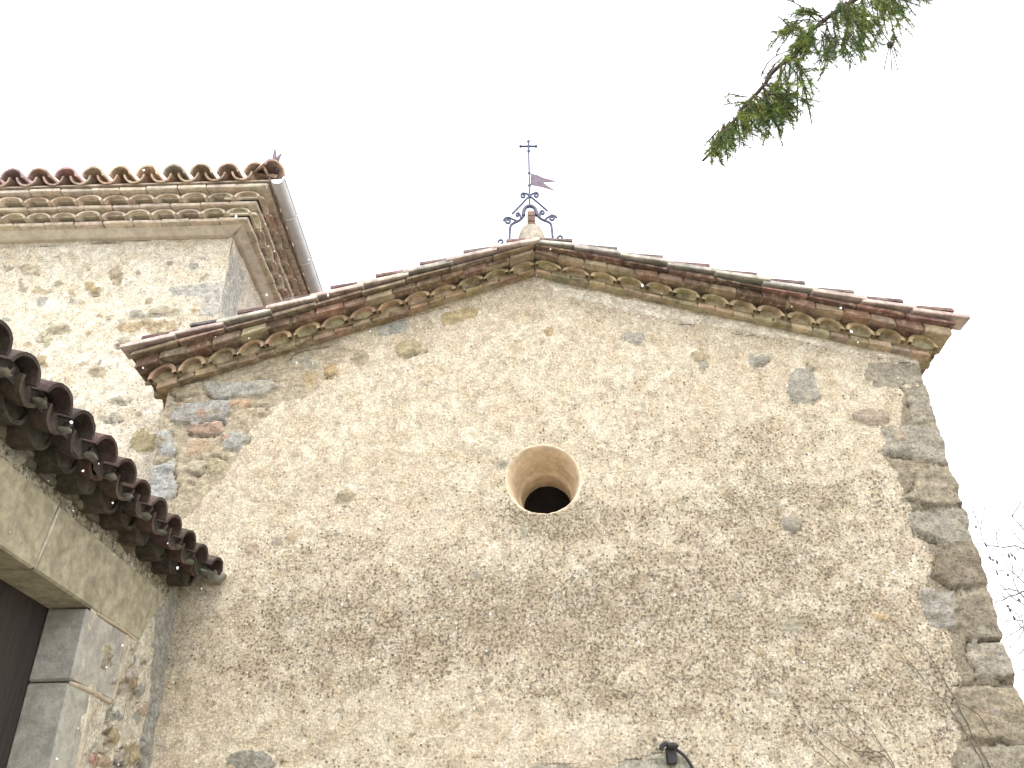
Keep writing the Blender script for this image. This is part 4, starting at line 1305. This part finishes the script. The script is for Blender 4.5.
for (px, py, sp, cnt, L, (hx, hy)) in clumps:
    for k_ in range(int(cnt * (1.9 if px < 745 else 1.55))):
        q = bp(px + rn.uniform(-sp, sp), py + rn.uniform(-sp, sp) * .6, rn.uniform(-.07, .07))
        d = np.array([hx + rn.uniform(-.5, .5), rn.uniform(-.5, .5), -hy + rn.uniform(-.35, .35)])
        twig(q, d, L * rn.uniform(.75, 1.4), dens=560, nl=.027)
# bare hanging twigs with a few small cones
for (pa, pb, pc) in (((846, 0), (848, 20), (842, 48)), ((826, 20), (826, 45), (824, 60)), ((796, 52), (798, 90), (797, 122)), ((797, 60), (806, 95), (812, 124)), ((868, 10), (884, 35), (892, 45)), ((790, 50), (770, 58), (761, 76))):
    pts = smooth_path([bp(*pa), bp(*pb), bp(*pc)], 2)
    tube(wood, pts, .0028, n=4)
    for p in pts[3::3]:
        if rn.random() < .45: blob(wood, p, (.006, .006, .010), (.1, .08, .07), rn, .2, 5, 4)
for (dx, dy) in ((-6, 25), (2, 28), (8, 26), (12, 12)):
    tube(wood, smooth_path([bp(890, 45), bp(890 + dx * .6, 45 + dy * .5), bp(890 + dx, 45 + dy)], 1), .0022, n=4)
blob(wood, bp(890, 45), (.014, .014, .016), (.1, .08, .09), rn, .2)
up_ = [np.array(p) for p in ((3.4, 1.25, 6.33), (2.9, 1.7, 6.25), (2.2, 2.25, 5.85), (1.98, 2.32, 5.62))]
for a_, b_ in zip(up_[:-1], up_[1:]):
    for k_ in range(20):
        q = a_ + (b_ - a_) * rn.random()
        twig(q, (rn.uniform(-.7, .5), rn.uniform(-.6, .6), -rn.uniform(.2, 1.0)), rn.uniform(.12, .24), dens=380, nl=.027)
# other boughs of the same tree, out of the picture
for k_ in range(7):
    z = 4.6 + k_ * .55; a_ = -2.0 + k_ * .55
    dv = np.array([math.cos(a_), math.sin(a_) * .8 - .2, 0]); Lb = 1.9 - .14 * k_
    pts = [np.array([3.7, 1.0, z]) + dv * Lb * f + np.array([0, 0, -.5 * f * f]) for f in (0, .25, .5, .75, 1)]
    tube(wood, pts, [.028, .022, .016, .01, .004], n=5)
    for j in range(16):
        f = rn.uniform(.25, 1); q = pts[0] + dv * Lb * f + np.array([0, 0, -.5 * f * f])
        twig(q, dv * .4 + np.array([rn.uniform(-.8, .8), rn.uniform(-.8, .8), -.5]), .22, dens=170, nl=.03, sub=False)
wood.build('branches', M_BARK, tree, smooth=True)
need.build('foliage', M_NEEDLE, tree)

# ================================================================== bare tree behind the right corner
TYB = 9.0
bt = thing('bare_tree', 'leafless tree with thin twigs and withered buds behind the right corner', 'tree', (6.3, 9.6, 0))
m = MB()
tube(m, [(6.3, 9.6, -.05), (6.32, 9.6, 1.5), (6.28, 9.6, 3.2), (6.35, 9.58, 5.2), (6.5, 9.5, 7.2)], [.16, .13, .10, .06, .012], n=12)
m.build('trunk', M_BARK, bt, smooth=True)
m = MB(); buds = MB()
rq = random.Random(12)
def tb(px, py, dy=0): return at_y(px, py, TYB + dy)
paths = [[(1060, 600), (1040, 560), (1024, 530), (1012, 516), (1005, 508)], [(1040, 560), (1020, 545), (998, 548), (984, 543), (976, 543)], [(998, 548), (996, 538), (999, 528)],
         [(984, 543), (980, 525), (984, 512), (988, 500)], [(980, 525), (975, 515), (973, 506)], [(1060, 620), (1035, 590), (1018, 578), (1008, 568), (1004, 560)],
         [(1035, 590), (1018, 592), (1005, 599), (995, 603)], [(1018, 592), (1012, 575), (1013, 560), (1010, 552)], [(1070, 640), (1040, 622), (1024, 627), (1013, 632), (1005, 640)],
         [(1024, 627), (1019, 640), (1012, 648), (1006, 647)], [(1024, 627), (1022, 612), (1014, 606)], [(1040, 622), (1030, 640), (1020, 655)], [(1018, 578), (1024, 568), (1024, 556)],
         [(1005, 571), (995, 572), (990, 564)], [(1070, 660), (1045, 650), (1030, 660), (1022, 672)], [(1013, 516), (1020, 505), (1022, 495)], [(1050, 610), (1030, 600), (1012, 588), (1002, 590)], [(1055, 580), (1030, 548), (1016, 536), (1010, 528)], [(1060, 650), (1036, 634), (1020, 618), (1004, 622)], [(1030, 548), (1014, 550), (1002, 556)], [(1050, 630), (1028, 606), (1010, 596), (1000, 584)], [(1020, 618), (1012, 608), (1000, 612)], [(1040, 560), (1026, 512), (1020, 502)], [(1005, 599), (999, 590), (990, 588)]]
for pth in paths:
    pts = [tb(px, py, rq.uniform(-.12, .12)) for px, py in pth]
    pts = smooth_path(pts, 1)
    tube(m, [p + np.array([rq.uniform(-.012, .012) for _ in range(3)]) for p in pts], [.0105 * (1 - .65 * i / len(pts)) * (1 if pth[0][0] > 1030 else .6) for i in range(len(pts))], n=4)
    for p in pts[2::3]:
        d = np.array([rq.uniform(-1, .4), rq.uniform(-.5, .5), rq.uniform(-.4, 1)]); d /= np.linalg.norm(d)
        L = rq.uniform(.08, .22)
        tube(m, [p, p + d * L * .5 + np.array([0, 0, .015]), p + d * L], [.004, .003, .0015], n=4)
for (z, e) in ((2.8, tb(1060, 640)), (3.4, tb(1070, 660)), (3.9, tb(1060, 600)), (3.0, tb(1060, 620)), (2.6, tb(1070, 640))):
    a = np.array([6.3, 9.6, z]); mid = (a + e) / 2 + np.array([.05, .05, .15])
    tube(m, smooth_path([a, mid, e], 2), [.03 - .018 * i / 8 for i in range(9)][:9] if len(smooth_path([a, mid, e], 2)) == 9 else .02, n=5)
for k_ in range(70):                                       # the rest of the crown, to the right of the picture
    z = rq.uniform(3.2, 6.8); a = np.array([6.3 + (z - 3) * .05, 9.6, z]); th = rq.uniform(-2.2, 3.6) if z < 4.3 else rq.uniform(-1.2, .9)
    d = np.array([math.cos(th), math.sin(th), rq.uniform(.3, .9)]); L = rq.uniform(.6, 1.5) if abs(th) < 1.5 else rq.uniform(.35, .65)
    pts = [a + d * L * f + np.array([rq.uniform(-.05, .05), rq.uniform(-.05, .05), .15 * f * f]) for f in (0, .3, .6, 1)]
    tube(m, pts, [.02, .013, .008, .003], n=4)
    for j in range(4):
        p = pts[1] + (pts[3] - pts[1]) * rq.random(); dd = d + np.array([rq.uniform(-.8, .8) for _ in range(3)])
        tube(m, [p, p + dd * .15, p + dd * .3], [.005, .003, .002], n=4)
m.build('branches', M_TWIG, bt, smooth=True)
for (px, py) in ((993, 560), (990, 558), (997, 562), (1012, 555), (1009, 556), (1015, 558), (997, 573), (1008, 606), (1010, 610), (976, 527), (1008, 575), (1014, 618), (986, 545), (1019, 600)):
    c = tb(px, py, rq.uniform(-.08, .08))
    blob(buds, c, (.015 * rq.uniform(.7, 1.3), .013, .021 * rq.uniform(.7, 1.3)), (.1, .07, .08), rq, .3, 6, 5)
buds.build('withered_leaves', M_TWIG, bt, smooth=True)

# ================================================================== falling snow
m = MB()
rs = random.Random(5)
for k_ in range(300):
    px, py = rs.uniform(-60, 1084), rs.uniform(-40, 820)
    d_ = rs.uniform(1.6, 4.6)
    r_ = ray(px, py); r_ = r_ / np.linalg.norm(r_) * d_
    p = np.array([r_[0], r_[1], r_[2] + CAMZ])
    if p[1] > D - .3 or p[0] < PX + .35: continue
    s_ = rs.uniform(.0013, .0034)
    blob(m, p, (s_ * rs.uniform(.7, 1.3), s_, s_ * rs.uniform(.7, 1.4)), (.9, .9, .9), rs, .35, 5, 4)
tag(m.build('snowflakes', M_FLAKE, None), 'white snowflakes drifting in the air before the walls', 'snow', kind='stuff')
